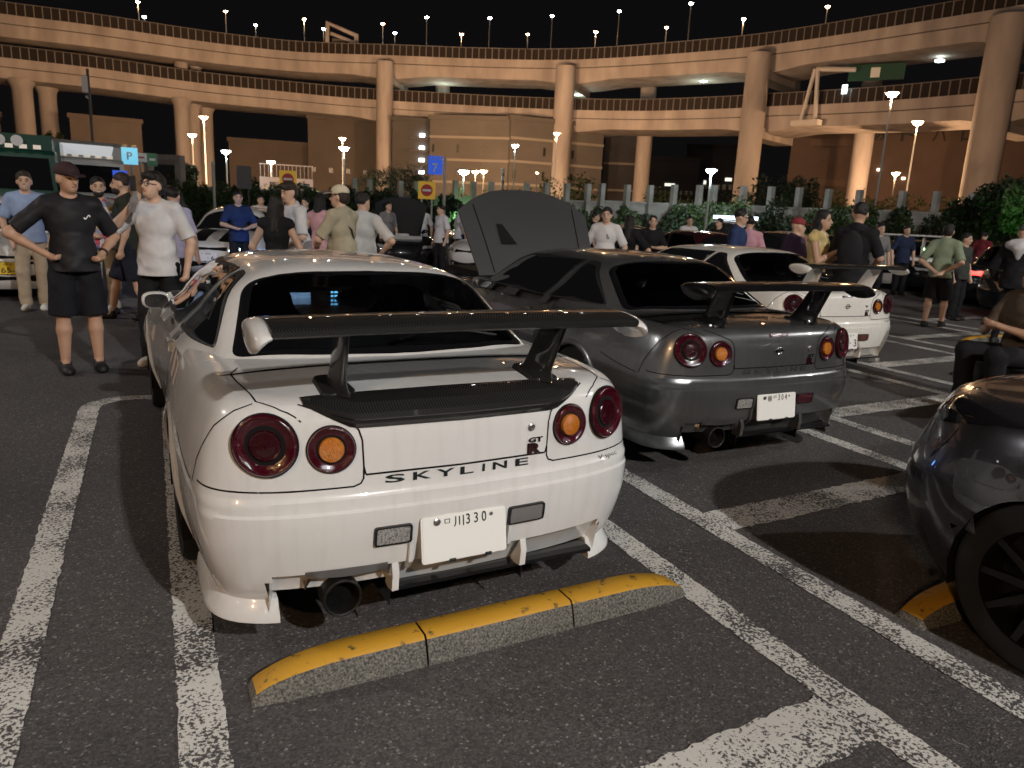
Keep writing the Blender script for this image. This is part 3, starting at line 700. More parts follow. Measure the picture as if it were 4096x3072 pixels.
LINE = worn_paint('worn_white_road_paint', (.64, .625, .585), .52)
g = MB(); g.add([(-400, -400, 0), (400, -400, 0), (400, 400, 0), (-400, 400, 0)], [(0, 1, 2, 3)])
tag(g.build('car_park_ground', ASPH, None, 0), kind='structure')
def strip(path, w, z=.004):
    p = densify([(a, b, 0) for a, b in path], .03) if math.hypot(path[0][0]-CAM[0], path[0][1]-CAM[1]) < 14 else [Vector((a, b, 0)) for a, b in path]; v = []
    for i, c in enumerate(p):
        t0 = (p[i]-p[i-1]).normalized() if i else None; t1 = (p[i+1]-p[i]).normalized() if i < len(p)-1 else None
        t = (t0+t1).normalized() if t0 and t1 else (t0 or t1); n = Vector((-t.y, t.x, 0)); k = w/2/max(.5, abs(n.dot(Vector((-(t1 or t0).y, (t1 or t0).x, 0)))))
        ka, kb = k*random.uniform(.90, 1.05), k*random.uniform(.90, 1.05); v += [(c.x-n.x*ka, c.y-n.y*ka, z), (c.x+n.x*kb, c.y+n.y*kb, z)]
    return v, [(2*i, 2*i+1, 2*i+3, 2*i+2) for i in range(len(p)-1)]
def marking(path, w, z=.004, name='bay_line'):
    v, f = strip(path, w, z); o = part(name, v, f, LINE, None, 0); tag(o, kind='structure'); return o
PX, PY = 2.50, 1.36
def loop_pts(x0, x1, y0, y1, r=.24):
    """a bay divider: two long lines joined by a rounded end at the far side"""
    pts = [(x0, y0)]+[(x0+r-r*math.cos(a), y1-r+r*math.sin(a)) for a in np.linspace(0, math.pi/2, 6)]+[(x1-r+r*math.sin(a), y1-r+r*math.cos(a)) for a in np.linspace(0, math.pi/2, 6)]+[(x1, y0)]
    return pts
for k in range(-1, 6):
    xa, xb = -1.435+PX*k, -.89+PX*k; yb = -.96+PY*k
    marking([(x+.055*y, y) for x, y in loop_pts(xa, xb, -4.8+PY*k, 4.05+PY*k)], .135)
    if k >= 0: marking([(xb+.068+.055*yb, yb), (xa-.068+PX+.055*yb, yb)], .24, .0048, 'bay_back_line')
# concrete wheel stops
CONC = mat('wheel_stop_concrete', (.2, .195, .18), .9)
noise_mix(CONC, (.055, .055, .048), (.27, .26, .23), 130, 6, .36, .72, 'Object', bump=.8, bscale=160)
YEL = mat('yellow_stripe', (.52, .28, .02), .6)
noise_mix(YEL, (.09, .06, .03), (.55, .29, .022), 24, 9, .30, .40, 'Object', bump=.25, bscale=200)
def stop_mesh():
    pr = [(-.085, 0), (-.078, .03), (-.060, .082), (-.048, .096), (.048, .096), (.060, .082), (.078, .03), (.085, 0)]
    return pr
def wheel_stop(loc, rz, label, group='wheel stops of the bays', L_=1.76):
    root = thing('wheel_stop', label, 'wheel stop', loc, rz, group); h = L_/2
    segs = [(-h, -.3), (-.3, .3), (.3, h)]; pr = stop_mesh()
    for i, (a, b) in enumerate(segs):
        m = MB(); rows = []
        xs = np.linspace(a+(.004 if i else 0), b-(.004 if i < 2 else 0), 15) if i == 1 else np.array([(a if i == 0 else b)+(1-(1-t))*((b-a-.004) if i == 0 else (a-b+.004)) for t in np.linspace(0, 1, 30)**1.8]); xs = np.sort(xs)
        for x in xs:
            e = max(0, abs(x)-(h-.34))/.34; sc = math.sqrt(max(0.0, 1-e**2.2))*.95+.05*(1-e); sc = max(sc, .02); sw = 1-.22*e**2
            rows.append([(x, y*sw, z*sc) for y, z in pr])
        m.grid(rows); n = len(pr); m.add(rows[0], [tuple(range(n))]); m.add(rows[-1], [tuple(range(n))[::-1]])
        o = m.build('stop_segment', CONC, root, 50)
        y = MB(); rows = []
        for x in xs:
            e = max(0, abs(x)-(h-.34))/.34; sc = max(.02, math.sqrt(max(0.0, 1-e**2.2))*.95+.05*(1-e)); sw = 1-.22*e**2
            if e > .97: continue
            rows.append([(x, yy*sw, zz*sc+.0025) for yy, zz in ((-.058, .0845), (-.047, .0965), (.047, .0965), (.058, .0845))])
        y.grid(rows); y.build('yellow_stripe', YEL, o, 50)
    return root
# ------------------------------------------------------------------ the three coupes
hero, SH = build_r34('white_coupe', 'nearest white sports coupe, with black carbon wing, above the yellow-topped wheel stop')
hero.rotation_euler = (0, 0, R(-.9))
def on_rear(root, sh, txt, cx, cz, w, h, m, name='badge_letter', bold=0.0, off=.0022):
    v, f = fit_text(txt, w, h, bold); b = MB(); b.add([sh.rear(cx+a[0], cz+a[1], off)[0] for a in v], f); return b.build(name, m, root, 0)
def brake_and_emblem(root, sh):
    o = round_poly([(-.075, .862), (.075, .862), (.075, .880), (-.075, .880)], .004, 2); b = MB(); n = len(o)
    b.add([sh.rear(*q, 0)[0] for q in o]+[sh.rear(*q, .006)[0] for q in shrink(o, .002)], [(j, (j+1) % n, n+(j+1) % n, n+j) for j in range(n)]+[tuple(range(n, 2*n))])
    b.build('high_brake_lamp', LENSR, root, 30)
    q, _ = sh.rear(0, .775); m = MB(); m.tube([(.023*math.cos(t), q.y-.003, .775+.023*math.sin(t)) for t in np.linspace(0, 2*math.pi, 21)], .004, 6); m.box(-.036, .036, q.y-.008, q.y-.001, .770, .780); m.build('round_emblem', CHROME, root, 40)
skip = ('number_plate', 'boot_lip')
grey = copy_tree(hero, None, {'white_pearl_paint': GREY, 'carbon_fibre': BLACKP, 'badge_black_green': mat('badge_steel', (.16, .165, .17), .25, .8), 'smoked_reflector': LENSR, 'badge_grey': GREY}, skip)
tag(grey, 'dark grey sports coupe with its bonnet raised and a black rear wing', 'car'); grey.name = 'grey_coupe'
grey.location = (2.655, .965, 0); grey.rotation_euler = (0, 0, R(-2.3))
third = copy_tree(hero, None, {'white_pearl_paint': WHITE2, 'badge_black_green': WHITE2, 'smoked_reflector': mat('brown_lens', (.10, .03, .02), .2, 0, 1), 'tinted_car_glass': GLASS}, skip)
tag(third, 'white sports coupe parked beyond the grey one, its wing with white end caps', 'car'); third.name = 'white_coupe'
third.location = (5.60, 2.70, 0); third.rotation_euler = (0, 0, R(-5.0))
for c in third.children:
    if c.name.startswith(('wing_upright', 'upright_foot')): c.data = c.data.copy(); c.data.materials[0] = WHITE2
for c in grey.children:
    if c.name.startswith('wing_end_cap'): c.data.materials[0] = BLACKP
for c in (grey, third): brake_and_emblem(c, SH)
plate(hero, 0.0, -.038, .4195, -.16, 0, [('□', -.066, .060, .020, .016, .01), ('川', -.022, .054, .040, .038, .012), ('3 3 0', .046, .057, .080, .038, .012)], [])
plate(grey, 0.0, -.034, .4195, -.12, 0, [('横', -.062, .053, .036, .038, .008), ('戸', -.018, .060, .028, .020, .01), ('3 0 4', .048, .057, .076, .038, .012)], [])
plate(third, 0.0, -.034, .4195, -.12, 0, [('横浜 3 0', .0, .058, .15, .032, 0)], [('· · · 3', .05, -.02, .20, .075, .01)])
# raised bonnet of the grey coupe
def raised_bonnet(root):
    ang = R(56); rows = []
    for t in np.linspace(0, 1, 14):
        row = []
        for s in np.linspace(-1, 1, 21):
            Lx = 1.0-.27*abs(s)**2.6; hw_ = .665+.075*t; d = Lx*t; bul = .028*(1-s*s)*math.sin(math.pi*min(1, t*1.0))+.018*(1-s**4)
            row.append((s*hw_, 3.20+d*math.cos(ang)-bul*math.sin(ang), .945+d*math.sin(ang)+bul*math.cos(ang)))
        rows.append(row)
    top = MB(); top.grid(rows); P = np.array(rows); nrm = np.array([0, -math.sin(ang), math.cos(ang)])*.018
    top.grid((P-nrm)[:, ::-1]); a, b = P.shape[:2]
    for i in range(a-1):
        for j in (0, b-1): top.add([P[i, j], P[i+1, j], P[i+1, j]-nrm, P[i, j]-nrm], [(0, 1, 2, 3)])
    for j in range(b-1): top.add([P[-1, j], P[-1, j+1], P[-1, j+1]-nrm, P[-1, j]-nrm], [(0, 1, 2, 3)])
    o = top.build('bonnet', HOODM, root, 45)
    d = MB(); bp = lambda x, l: (x, 3.20+l*math.cos(ang)-.046*math.sin(ang)-.004, .945+l*math.sin(ang)+.046*math.cos(ang))
    d.add([bp(-.38, .56), bp(-.32, .56), bp(-.20, .33), bp(-.37, .33)], [(0, 1, 2, 3)]); d.build('intake_duct', MATTE, o, 0)
    g = MB()
    for x0, x1 in ((-.50, -.58), (.50, .58)):
        pts = []
        for t in np.linspace(.03, .93, 12):
            s = (x0+(x1-x0)*t)/(.665+.075*t); Lx = 1.0-.27*abs(s)**2.6; d_ = Lx*t; bul = .028*(1-s*s)*math.sin(math.pi*t)+.018*(1-s**4)+.002
            pts.append((s*(.665+.075*t), 3.20+d_*math.cos(ang)-bul*math.sin(ang), .945+d_*math.sin(ang)+bul*math.cos(ang)))
        g.tube(pts, .006, 5)
    g.build('bonnet_crease', MATTE, o, 60)['kind'] = 'stuff'
    b = MB(); b.prism([(-.62, 3.30), (.62, 3.30), (.58, 4.2), (-.58, 4.2)], 2, .90, .97); b.build('engine_bay', MATTE, root, 0)
    r_ = MB(); r_.tube([(.55, 3.9, .80), (.55, 3.62, 1.45)], .006, 6); r_.build('bonnet_stay', STEEL, root, 40)
HOODM = mat('matte_carbon_bonnet', (.035, .036, .037), .55)
raised_bonnet(grey)
# lit screens inside the nearest coupe
scr = mat('dash_screen', (.02, .02, .03), .4, emit=(.35, .65, 1.0), estr=2.2)
N, L = nodes(scr); tc = N.new('ShaderNodeTexCoord'); br = N.new('ShaderNodeTexBrick'); br.inputs['Scale'].default_value = 30; br.inputs['Color1'].default_value = (.45, .75, 1, 1); br.inputs['Color2'].default_value = (.25, .5, .95, 1); br.inputs['Mortar'].default_value = (.02, .03, .06, 1); br.inputs['Mortar Size'].default_value = .03
mp = N.new('ShaderNodeMapping'); mp.inputs['Rotation'].default_value = (R(90), 0, 0); L.new(tc.outputs['Object'], mp.inputs['Vector']); L.new(mp.outputs['Vector'], br.inputs['Vector']); L.new(br.outputs['Color'], bsdf(scr).inputs['Emission Color'])
b = MB(); b.box(-.10, .07, 2.60, 2.625, .885, .985); e = b.build('display_screen', BLACK, hero, 0); b = MB(); b.add([(-.095, 2.598, .89), (.065, 2.598, .89), (.065, 2.598, .98), (-.095, 2.598, .98)], [(0, 1, 2, 3)]); b.build('screen_face', scr, e, 0)
led = mat('blue_gauge_light', (.02, .05, .1), .4, emit=(.15, .6, 1.0), estr=5)
b = MB()
for i in range(4):
    for dx in (0, .03): b.box(.20+dx*(1-.1*i), .215+dx, 2.60, 2.605, .90+i*.025, .912+i*.025)
b.build('gauge_lights', led, hero, 0)['kind'] = 'stuff'
b = MB(); b.box(.42, .50, 2.60, 2.605, .868, .880); b.build('gauge_light', led, hero, 0)

# ------------------------------------------------------------------ other cars
def variant(L_=4.3, w=1.7, roofz=1.40, base=R34, **kw):
    """a plainer car from the same kind of tables, stretched to a length, width and height"""
    ky, kx, kz = L_/4.6, w/1.78, (roofz-.9)/(1.292-.9); q = dict(base)
    for k in ('W', 'wb', 'wr'): q[k] = [(a*ky, b*kx) for a, b in base[k]]
    for k in ('yr', 'yf'): q[k] = [(a, b*ky) for a, b in base[k]]
    q['dw'] = [(a, b*kx) for a, b in base['dw']]; q['ztop'] = [(a*ky, b) for a, b in base['ztop']]
    q['roof'] = [(a*ky, .9+(b-.9)*kz) for a, b in base['roof']]; q['sweep'] = [(a*ky, b) for a, b in base['sweep']]
    q['arch'] = [(a*ky, b) for a, b in base['arch']]
    q['rearglass'] = [(a*kx, b*ky) for a, b in base['rearglass']]; q['frontglass'] = [(a*kx, b*ky) for a, b in base['frontglass']]
    q['sideglass'] = [(n, [(a*ky, .9+(b-.9)*kz) for a, b in pl]) for n, pl in base['sideglass']]
    q.update(Z=base['Z'][::2] if base['Z'][-1] == base['Z'][::2][-1] else base['Z'][::2]+[base['Z'][-1]], nr=14, ns=40, nc=48, rearcut=None); q.update(kw); return q
HEADON = mat('lit_headlamp', (.8, .8, .8), .2, emit=(.75, .93, 1), estr=14)
TAILON = mat('lit_tail_lamp', (.3, .01, .01), .2, emit=(1, .05, .04), estr=4)
def simple_car(name, label, loc, rz, pm, p, rim=RIMS, lit=False, tail='bar', tail_lit=False, pl=None, plbase=PLATE, stripe=None, glass=GLASSL, hood=False, front=True, grille=True):
    root = thing(name, label, 'car', loc, rz); sh = Shell(p); ky = p['yf'][2][1]/4.6
    windows(sh, root, glass, p)
    sh.B.build('body', pm, root, 40, weld=.0004); sh.C.build('cabin', pm, root, 50, weld=.0004)
    u = MB(); Lc = p['yf'][2][1]; u.box(-.60, .60, .45, Lc-.6, .2, .5); u.box(-.62, .62, .7*ky, 3.1*ky, .5, .88); u.build('underbody', MATTE, root, 0)
    for sx in (-.33, .33):
        s = MB(); s.prism(round_poly([(sx-.2, .6), (sx+.2, .6), (sx+.17, 1.0), (sx+.09, 1.12), (sx-.09, 1.12), (sx-.17, 1.0)], .04, 2), 1, 1.75*ky, 1.9*ky); s.build('seat', BLACK, root, 40)
    for ya, ra in p['arch']:
        for sg in (-1, 1):
            x = abs(sh.side(sg, ya, p['zw']+ra+.02)[0].x); wheel(root, sg*(x-.01), ya, sg, ra-.02, .2, rim, 10, ra-.02)
            l = MB(); v = []
            for t in np.linspace(-.3, math.pi+.3, 14):
                for xx in (x-.005, .55): v.append((sg*xx, ya+(ra-.003)*math.cos(t), p['zw']+(ra-.003)*math.sin(t)))
            l.add(v, [(2*i, 2*i+1, 2*i+3, 2*i+2) for i in range(13)]); l.build('arch_liner', MATTE, root, 60)
    if front:
        for sg in (-1, 1):
            o = round_poly([(sg*.36, .585), (sg*.66, .60), (sg*.70, .68), (sg*.42, .66)], .02, 3); sh.patch(o, sh.front, 4, .006).build('headlamp', HEADON if lit else LENSC, root, 60)
        if grille:
            o = round_poly([(-.33, .58), (.33, .58), (.33, .65), (-.33, .65)], .02, 3); sh.patch(o, sh.front, 4, .005).build('grille', MATTE, root, 60)
        o = round_poly([(-.5, .25), (.5, .25), (.45, .40), (-.45, .40)], .03, 3); sh.patch(o, sh.front, 4, .005).build('lower_grille', MATTE, root, 60)
        if pl:
            e = plate(root, 0, Lc+.012, .47, 0, math.pi, pl[0], pl[1], plbase, w=pl[2] if len(pl) > 2 else .33)
    for sg in (-1, 1):
        o = round_poly([(sg*.40, .70), (sg*.70, .70), (sg*.70, .80), (sg*.40, .80)], .02, 3); sh.patch(o, sh.rear, 4, .006).build('tail_lamp', TAILON if tail_lit else LENSR, root, 60)
        m = MB(); rows = []
        for dy, k in ((0, .85), (.03, 1.0), (.09, .8), (.13, .2)):
            rows.append([(sg*.86*p['W'][4][1]/.89+.085*k*math.cos(a), 2.66*ky+dy, .965+.055*k*math.sin(a)) for a in np.linspace(0, 2*math.pi, 13)])
        m.grid(rows); m.box(sg*.72, sg*.80, 2.7*ky, 2.7*ky+.05, .90, .95); m.build('door_mirror', pm, root, 50)
    g = MB()
    for sg in (-1, 1):
        sd = lambda q, sg=sg: sh.side(sg, q[0]*ky, q[1])
        sh.seam(g, [(1.69, .90, 0), (1.68, .55, 0), (1.62, .28, 0)], sd, .007, .05); sh.seam(g, [(3.02, .86, 0), (3.03, .28, 0)], sd, .007, .05)
    g.build('panel_gaps', SEAM, root, 0)['kind'] = 'stuff'
    if stripe:
        for x0, x1 in stripe:
            G = []
            for y in np.linspace(3.35*ky, Lc-.28, 16): G.append([sh.topp(x, y, .004)[0] for x in np.linspace(x0, x1, 5)])
            m = MB(); m.grid(G); m.build('racing_stripe', BLACKP, root, 60)
    if hood:
        m = MB(); ang = R(58); rows = []
        for t in np.linspace(0, 1, 8):
            rows.append([(s*(.6+.06*t), 3.25*ky+1.05*(1-.2*abs(s)**2.5)*t*math.cos(ang), .92+1.05*(1-.2*abs(s)**2.5)*t*math.sin(ang)) for s in np.linspace(-1, 1, 13)])
        m.grid(rows); m.grid(np.array(rows)[:, ::-1]-[0, -.015, .01]); m.build('bonnet', HOODM, root, 50)
        m = MB(); m.box(-.45, .45, 3.5*ky, 4.15*ky, .80, .88); m.box(-.15, .2, 3.6*ky, 4.0*ky, .88, .93); m.build('engine', STEEL, root, 0)
    return root, sh
# dark coupe cut by the picture's edge: parked the other way round
DK = variant(4.34, 1.78, 1.31, n=2.6, b=.55, a=.06, arch=[(.88, .345), (3.45, .345)])
DK['W'] = [(0, .77), (.3, .82), (.88, .885), (1.2, .875), (1.6, .855), (2.9, .86), (3.45, .88), (3.8, .85), (4.34, .76)]
DK['yr'] = [(.165, .16), (.25, .08), (.36, .03), (.5, .0), (.60, .01), (.70, .05), (.80, .09), (.86, .11), (.89, .14), (.915, .20)]
dark, SHD = simple_car('dark_coupe', 'dark violet-grey car cut by the right picture edge, dark shaded wheel against a wheel stop', (2.60, -.22, 0), R(180), DARKCAR, DK, rim=mat('shaded_wheel_alloy', (.012, .012, .013), .4, .3))  # rim colour near black: the wheel's shade is put into it
for c in list(dark.children):
    if c.name.startswith('tail_lamp'): bpy.data.objects.remove(c)
SMOKE = mat('smoked_lamp_glass', (.012, .012, .014), .05, 0, 1.0)
for sg in (-1, 1):
    o = [(0, .80), (.22, .79), (.40, .835), (.62, .875), (.40, .895), (.12, .888)]; o = round_poly(o, .03, 4)
    fn = lambda a, z, off=0, sg=sg: SHD.around((sg*(.60+.28*min(1, a*2.2)), .05+a, z), off)
    SHD.patch(o, fn, 5, .006).build('tail_lamp', SMOKE, dark, 60)
g = MB()
SHD.seam(g, [(.43, .80, 0), (.40, .74, 0), (.34, .66, 0)], lambda q: SHD.side(1, q[0], q[1]), .005, .02); SHD.seam(g, [(.43, .80, 0), (.40, .74, 0), (.34, .66, 0)], lambda q: SHD.side(-1, q[0], q[1]), .005, .02)
g.build('bumper_gaps', SEAM, dark, 0)['kind'] = 'stuff'
wheel_stop((.130, -.0575, 0), R(-.75), 'yellow-topped concrete wheel stop right behind the nearest white coupe')
wheel_stop((2.58, -.69, 0), R(-1), 'concrete wheel stop half in shadow against the dark car\'s black wheel')
for (px, py, z, lab) in ((2042, 962, 0, 'dim wheel stop lying in shadow beyond the dark car'), (2085, 812, 0, 'wheel stop with a bright yellow top beside the seated person'), (2095, 742, 0, 'farthest wheel stop, in front of the person in the hooded jacket')):
    q = gnd(px, py); wheel_stop((q[0]+.75, q[1], 0), R(-2), lab)

# ------------------------------------------------------------------ lights of the place
ORD = 'first second third fourth fifth sixth seventh eighth ninth tenth eleventh'.split()
SODIUM, COOL, WARMW, GREENW = (1.0, .585, .29), (.80, .95, 1.0), (1.0, .975, .94), (.7, 1.0, .8)
EMIT = {}
def bulb_mat(kind, strength):
    k = (kind, strength)
    if k not in EMIT:
        EMIT[k] = mat('lit_bulb_%d' % len(EMIT), (.8, .8, .8), .4, emit=kind, estr=strength)
    return EMIT[k]
def bulb(parent, loc, power, col, r=.2):
    d = bpy.data.lights.new('bulb', 'POINT'); d.energy = power; d.color = col; d.shadow_soft_size = r
    o = bpy.data.objects.new('bulb', d); COL.objects.link(o); o.parent = parent; o.location = loc; return o
POLE = mat('lamp_pole_paint', (.42, .42, .40), .5); POLED = mat('lamp_pole_dark', (.08, .08, .08), .6)
FLYC = (50.0, 85.0)
def street_lamp(label, base, h, kind, power=0, glow=25.0, r=.07, head=.28, group='street lamps', arm=(0, 0), pm=None, away=False):
    """tapered pole, short arm and lantern with a glowing underside"""
    root = thing('street_lamp', label, 'street lamp', base, 0, group)
    m = MB(); m.tube([(0, 0, 0), (0, 0, h*.5), (0, 0, h)], [r, r*.8, r*.6], 8); m.tube([(0, 0, h-.05), (arm[0], arm[1], h+.05)], r*.5, 6); m.build('pole', pm or POLE, root, 50)
    hx, hy = arm; m = MB(); m.lathe([(head*.35, .12*head), (head*1.0, 0), (head*.9, -.10*head)], (hx, hy, h+.12), 'z', 12); m.build('lantern', pm or POLE, root, 50)
    m = MB(); m.lathe([(0, -head*.62), (head*.45, -head*.5), (head*.72, -head*.2), (head*.74, -.0)], (hx, hy, h+.10), 'z', 12); m.build('lit_glass', bulb_mat(kind, glow), root, 60)
    if power:
        b = bulb(root, (hx, hy, h-.30 if h > 2 else h-.12), power, kind, .2)
        if away:                                   # roadside lantern: throws its light out over the road and flyover, not down its own pole
            d = bpy.data.lights.new('lantern_beam', 'SPOT'); d.energy = power; d.color = kind; d.shadow_soft_size = .2; d.spot_size = R(168); d.spot_blend = .35; b.data = d
            t = Vector((base[0]-CAM[0], base[1]-CAM[1], 0)).normalized()+Vector((0, 0, .10)); b.rotation_euler = t.to_track_quat('-Z', 'Y').to_euler()
    return root
# car park lamps standing behind the photographer and beside the rows
street_lamp('tall car park lamp behind the photographer', (1.9, -14.2, 0), 10.4, WARMW, 9000, 40, .09, .35, arm=(0, 0))
street_lamp('tall orange car park lamp far behind on the left', (-16, -13, 0), 9, SODIUM, 4200, 40, .09, .3)
street_lamp('tall car park lamp right of the rows', (19, -7, 0), 10, WARMW, 3600, 40, .09, .3)
street_lamp('tall car park lamp left of the rows', (-13, 10, 0), 9.5, WARMW, 2200, 40, .09, .3)
# lamps seen among the cars, the fence and the flyover: picture position, distance, colour, power
seen = [
 (90, 315, 66, SODIUM, 16000, 'orange street lamp between the two leftmost flyover columns'), (130, 318, 68, SODIUM, 9000, 'orange street lamp above the yellow-lit tree beside the silver truck'),
 (440, 252, 74, SODIUM, 21000, 'tall orange street lamp in front of the paired columns'), (415, 290, 70, SODIUM, 6000, 'orange lamp on the thin dark post left of the paired columns'),
 (585, 348, 62, SODIUM, 9000, 'orange street lamp beside the lit toll booth'), (740, 298, 80, SODIUM, 20000, 'orange lamp right behind a white lamp, left of the tall column'),
 (1203, 287, 80, SODIUM, 25000, 'orange street lamp close to the middle flyover column'), (1928, 200, 48, SODIUM, 7000, 'tallest orange street lamp, below the green road sign'),
 (1983, 262, 57, SODIUM, 14000, 'orange street lamp right of the tallest one'), (488, 325, 60, COOL, 900, 'cool white street lamp left of the lit toll booth'),
 (743, 318, 52, COOL, 700, 'cool white street lamp in front of an orange one'), (1113, 313, 70, COOL, 1500, 'cool white street lamp in front of the curved grey building'),
 (1002, 368, 44, GREENW, 200, 'small greenish street lamp above the green-lit bush'), (1537, 366, 34, COOL, 500, 'bright white lamp on a short pole before the hedge')]
for px, py, d, col, pw, lab in seen:
    p = at(px, py, d); street_lamp(lab, (p[0], p[1], 0), p[2]-.1, col, pw, 90 if col == SODIUM else 80, .075 if d > 50 else .07, .42 if d > 40 else .30, 'street lamps around the car park', pm=POLE, away=True)
for i, (px, py, d, lab) in enumerate(((1045, 370, 95, 'orange lamp on the curved grey building, right one of a pair'), (1027, 371, 95, 'orange lamp on the curved grey building, left one of a pair'), (1935, 375, 100, 'low orange lamp glowing in front of the brown building'), (1160, 750*.5, 80, 'dim low lamp behind the fence beside the middle column'))):
    p = at(px, py, d); street_lamp(lab, (p[0], p[1], 0), p[2], SODIUM, (3500, 3500, 14000, 0)[i], 60, .1, .55 if i < 3 else .2, 'street lamps around the car park', pm=POLED)

# ------------------------------------------------------------------ flyover
CONCR = mat('flyover_concrete', (.36, .30, .26), .85)
noise_mix(CONCR, (.26, .225, .215), (.46, .405, .39), .5, 9, .28, .72, 'Object', bump=.15, bscale=3, stretch=(1, 1, .25))
CONCD = mat('flyover_joint_dark', (.10, .085, .075), .9)
RAILM = mat('noise_rail_post', (.20, .18, .17), .6)
U_TOP = [(-260, -10), (0, 29), (205, 55), (420, 87), (615, 110), (702, 115), (835, 119), (1044, 127), (1228, 129), (1454, 116), (1654, 98), (1832, 72), (2003, 44), (2191, 13), (2420, -28)]
U_LOW = [(-260, 96), (0, 123), (205, 147), (420, 178), (615, 198), (702, 207), (835, 217), (1044, 229), (1228, 237), (1454, 239), (1654, 231), (1832, 223), (2003, 212), (2191, 196), (2420, 176)]
ZU = 24.0
plan = [gnd(x, y, ZU)[:2] for x, y in U_TOP]
xs_ = [x for x, _ in U_TOP]; fx, fy = stab([(x, q[0]) for x, q in zip(xs_, plan)]), stab([(x, q[1]) for x, q in zip(xs_, plan)])
zl = []
for (x, y), q in zip(U_LOW, plan):
    d = math.hypot(*(np.array(q)-CAM[:2])); zl.append((x, at(x, y, d)[2]))
fzl = stab(zl)
us = np.linspace(-260, 2420, 130); PL = np.stack([fx(us), fy(us)], 1)
for _ in range(3): PL[1:-1] = (PL[:-2]+2*PL[1:-1]+PL[2:])/4
TN = np.gradient(PL, axis=0); TN /= np.linalg.norm(TN, axis=1)[:, None]; NO = np.stack([-TN[:, 1], TN[:, 0]], 1)
NO *= np.sign(((CAM[:2]-PL)*NO).sum(1))[:, None]*-1            # points away from the camera
ZL = fzl(us)
for _ in range(3): ZL[1:-1] = (ZL[:-2]+2*ZL[1:-1]+ZL[2:])/4
def deck(name, label, Z, depth, W=8.5):
    root = thing(name, label, 'flyover', (0, 0, 0)); hau = sum(.5*np.clip(1.4-np.abs(us-c)/60, 0, 1) for c in (840, 1240, 1660, 2196))
    def sweep(sec, nm, m):
        b = MB(); n = len(sec); v = []
        for i in range(len(us)):
            for d, z in sec: v.append((PL[i, 0]+NO[i, 0]*d, PL[i, 1]+NO[i, 1]*d, Z[i]+z-(hau[i] if z < -2.2 else 0)))
        b.add(v, [(i*n+k, i*n+(k+1) % n, (i+1)*n+(k+1) % n, (i+1)*n+k) for i in range(len(us)-1) for k in range(n)]+[tuple(range(n)), tuple(range((len(us)-1)*n, len(us)*n))[::-1]])
        return b.build(nm, m, root, 25)
    sweep([(0, 0), (.32, 0), (.32, -.95), (0, -1.12)], 'front_parapet', CONCR)
    sweep([(.10, -1.12), (.34, -1.12), (.34, -1.24), (.10, -1.24)], 'fascia_groove', CONCD)
    sweep([(.05, -1.24), (W-.05, -1.24), (W-.05, -1.7), (W-1.6, -depth-.2), (1.7, -depth-.2), (.30, -depth)], 'box_girder', CONCR)
    sweep([(W-.32, 0), (W, 0), (W, -1.24), (W-.32, -1.24)], 'rear_parapet', CONCR)
    return root
up = deck('upper_flyover', 'upper deck of the curved concrete flyover with railing along its top', np.full(len(us), ZU), 2.75)
lo = deck('lower_flyover', 'lower deck of the curved concrete flyover, below the upper one', ZL, 2.55)
def rail(root, Z, h, step, x0, x1):
    """railing posts joined as one part: each is about a pixel wide"""
    m = MB(); s = np.concatenate([[0], np.cumsum(np.linalg.norm(np.diff(PL, axis=0), axis=1))]); t = 0
    tr = MB(); pts = []
    while t < s[-1]:
        x, y, z = np.interp(t, s, PL[:, 0]), np.interp(t, s, PL[:, 1]), np.interp(t, s, Z); nx, ny = np.interp(t, s, NO[:, 0]), np.interp(t, s, NO[:, 1])
        cx, cy = x+nx*.18, y+ny*.18; m.box(cx-.055, cx+.055, cy-.055-.05, cy+.055-.05, z, z+h); pts.append((cx, cy, z+h)); t += step
    m.build('railing_posts', RAILM, root, 0)['kind'] = 'stuff'
    pane = MB(); n = len(pts); pane.add([p for p in pts]+[(p[0], p[1], p[2]-h) for p in pts], [(i, i+1, n+i+1, n+i) for i in range(n-1)])
    pane.build('railing_mesh_screen', SCREEN, root, 0)
    tr.tube(pts, .05, 4, flat=1); tr.build('railing_top_rail', RAILM, root, 0)
SCREEN = mat('brown_screen', (.014, .008, .0075), .8)
rail(up, np.full(len(us), ZU), 1.55, 1.0, 0, 0); rail(lo, ZL, 1.6, 1.0, 0, 0)
def arc_at(x):
    i = np.interp(x, us, np.arange(len(us))); f_ = lambda A: np.interp(i, np.arange(len(us)), A)
    return f_(PL[:, 0]), f_(PL[:, 1]), f_(NO[:, 0]), f_(NO[:, 1]), f_(ZL)
def column(root, x, d, r, z0, z1, flare=False, n=20):
    px, py, nx, ny, _ = arc_at(x); b = MB(); c = (px+nx*d, py+ny*d, 0)
    prof = [(r*1.0, z0), (r, z1-(1.6 if flare else .0))]
    if flare: prof += [(r*1.05, z1-1.0), (r*1.5, z1)]
    else: prof += [(r, z1)]
    b.lathe(prof, c, 'z', n); return b.build('column', CONCR, root, 40)
for x, r in ((835, 1.25), (1228, 1.45), (1652, 1.5), (2196, 1.65)):
    column(up, x, -1.0, r, -1, ZU-1.15)
    px, py, nx, ny, zl_ = arc_at(x); a = math.atan2(ny, nx)
    b = MB(); M_ = Matrix.Translation((px, py, 0)) @ Matrix.Rotation(a, 4, 'Z'); b.box(-1.0, 9.2, -1.3, 1.3, ZU-4.2, ZU-2.9, M=M_); b.build('crossbeam', CONCR, up, 0)
    b = MB(); b.box(-1.0, 9.2, -1.3, 1.3, zl_-4.0, zl_-2.7, M=M_); b.build('crossbeam', CONCR, lo, 0)
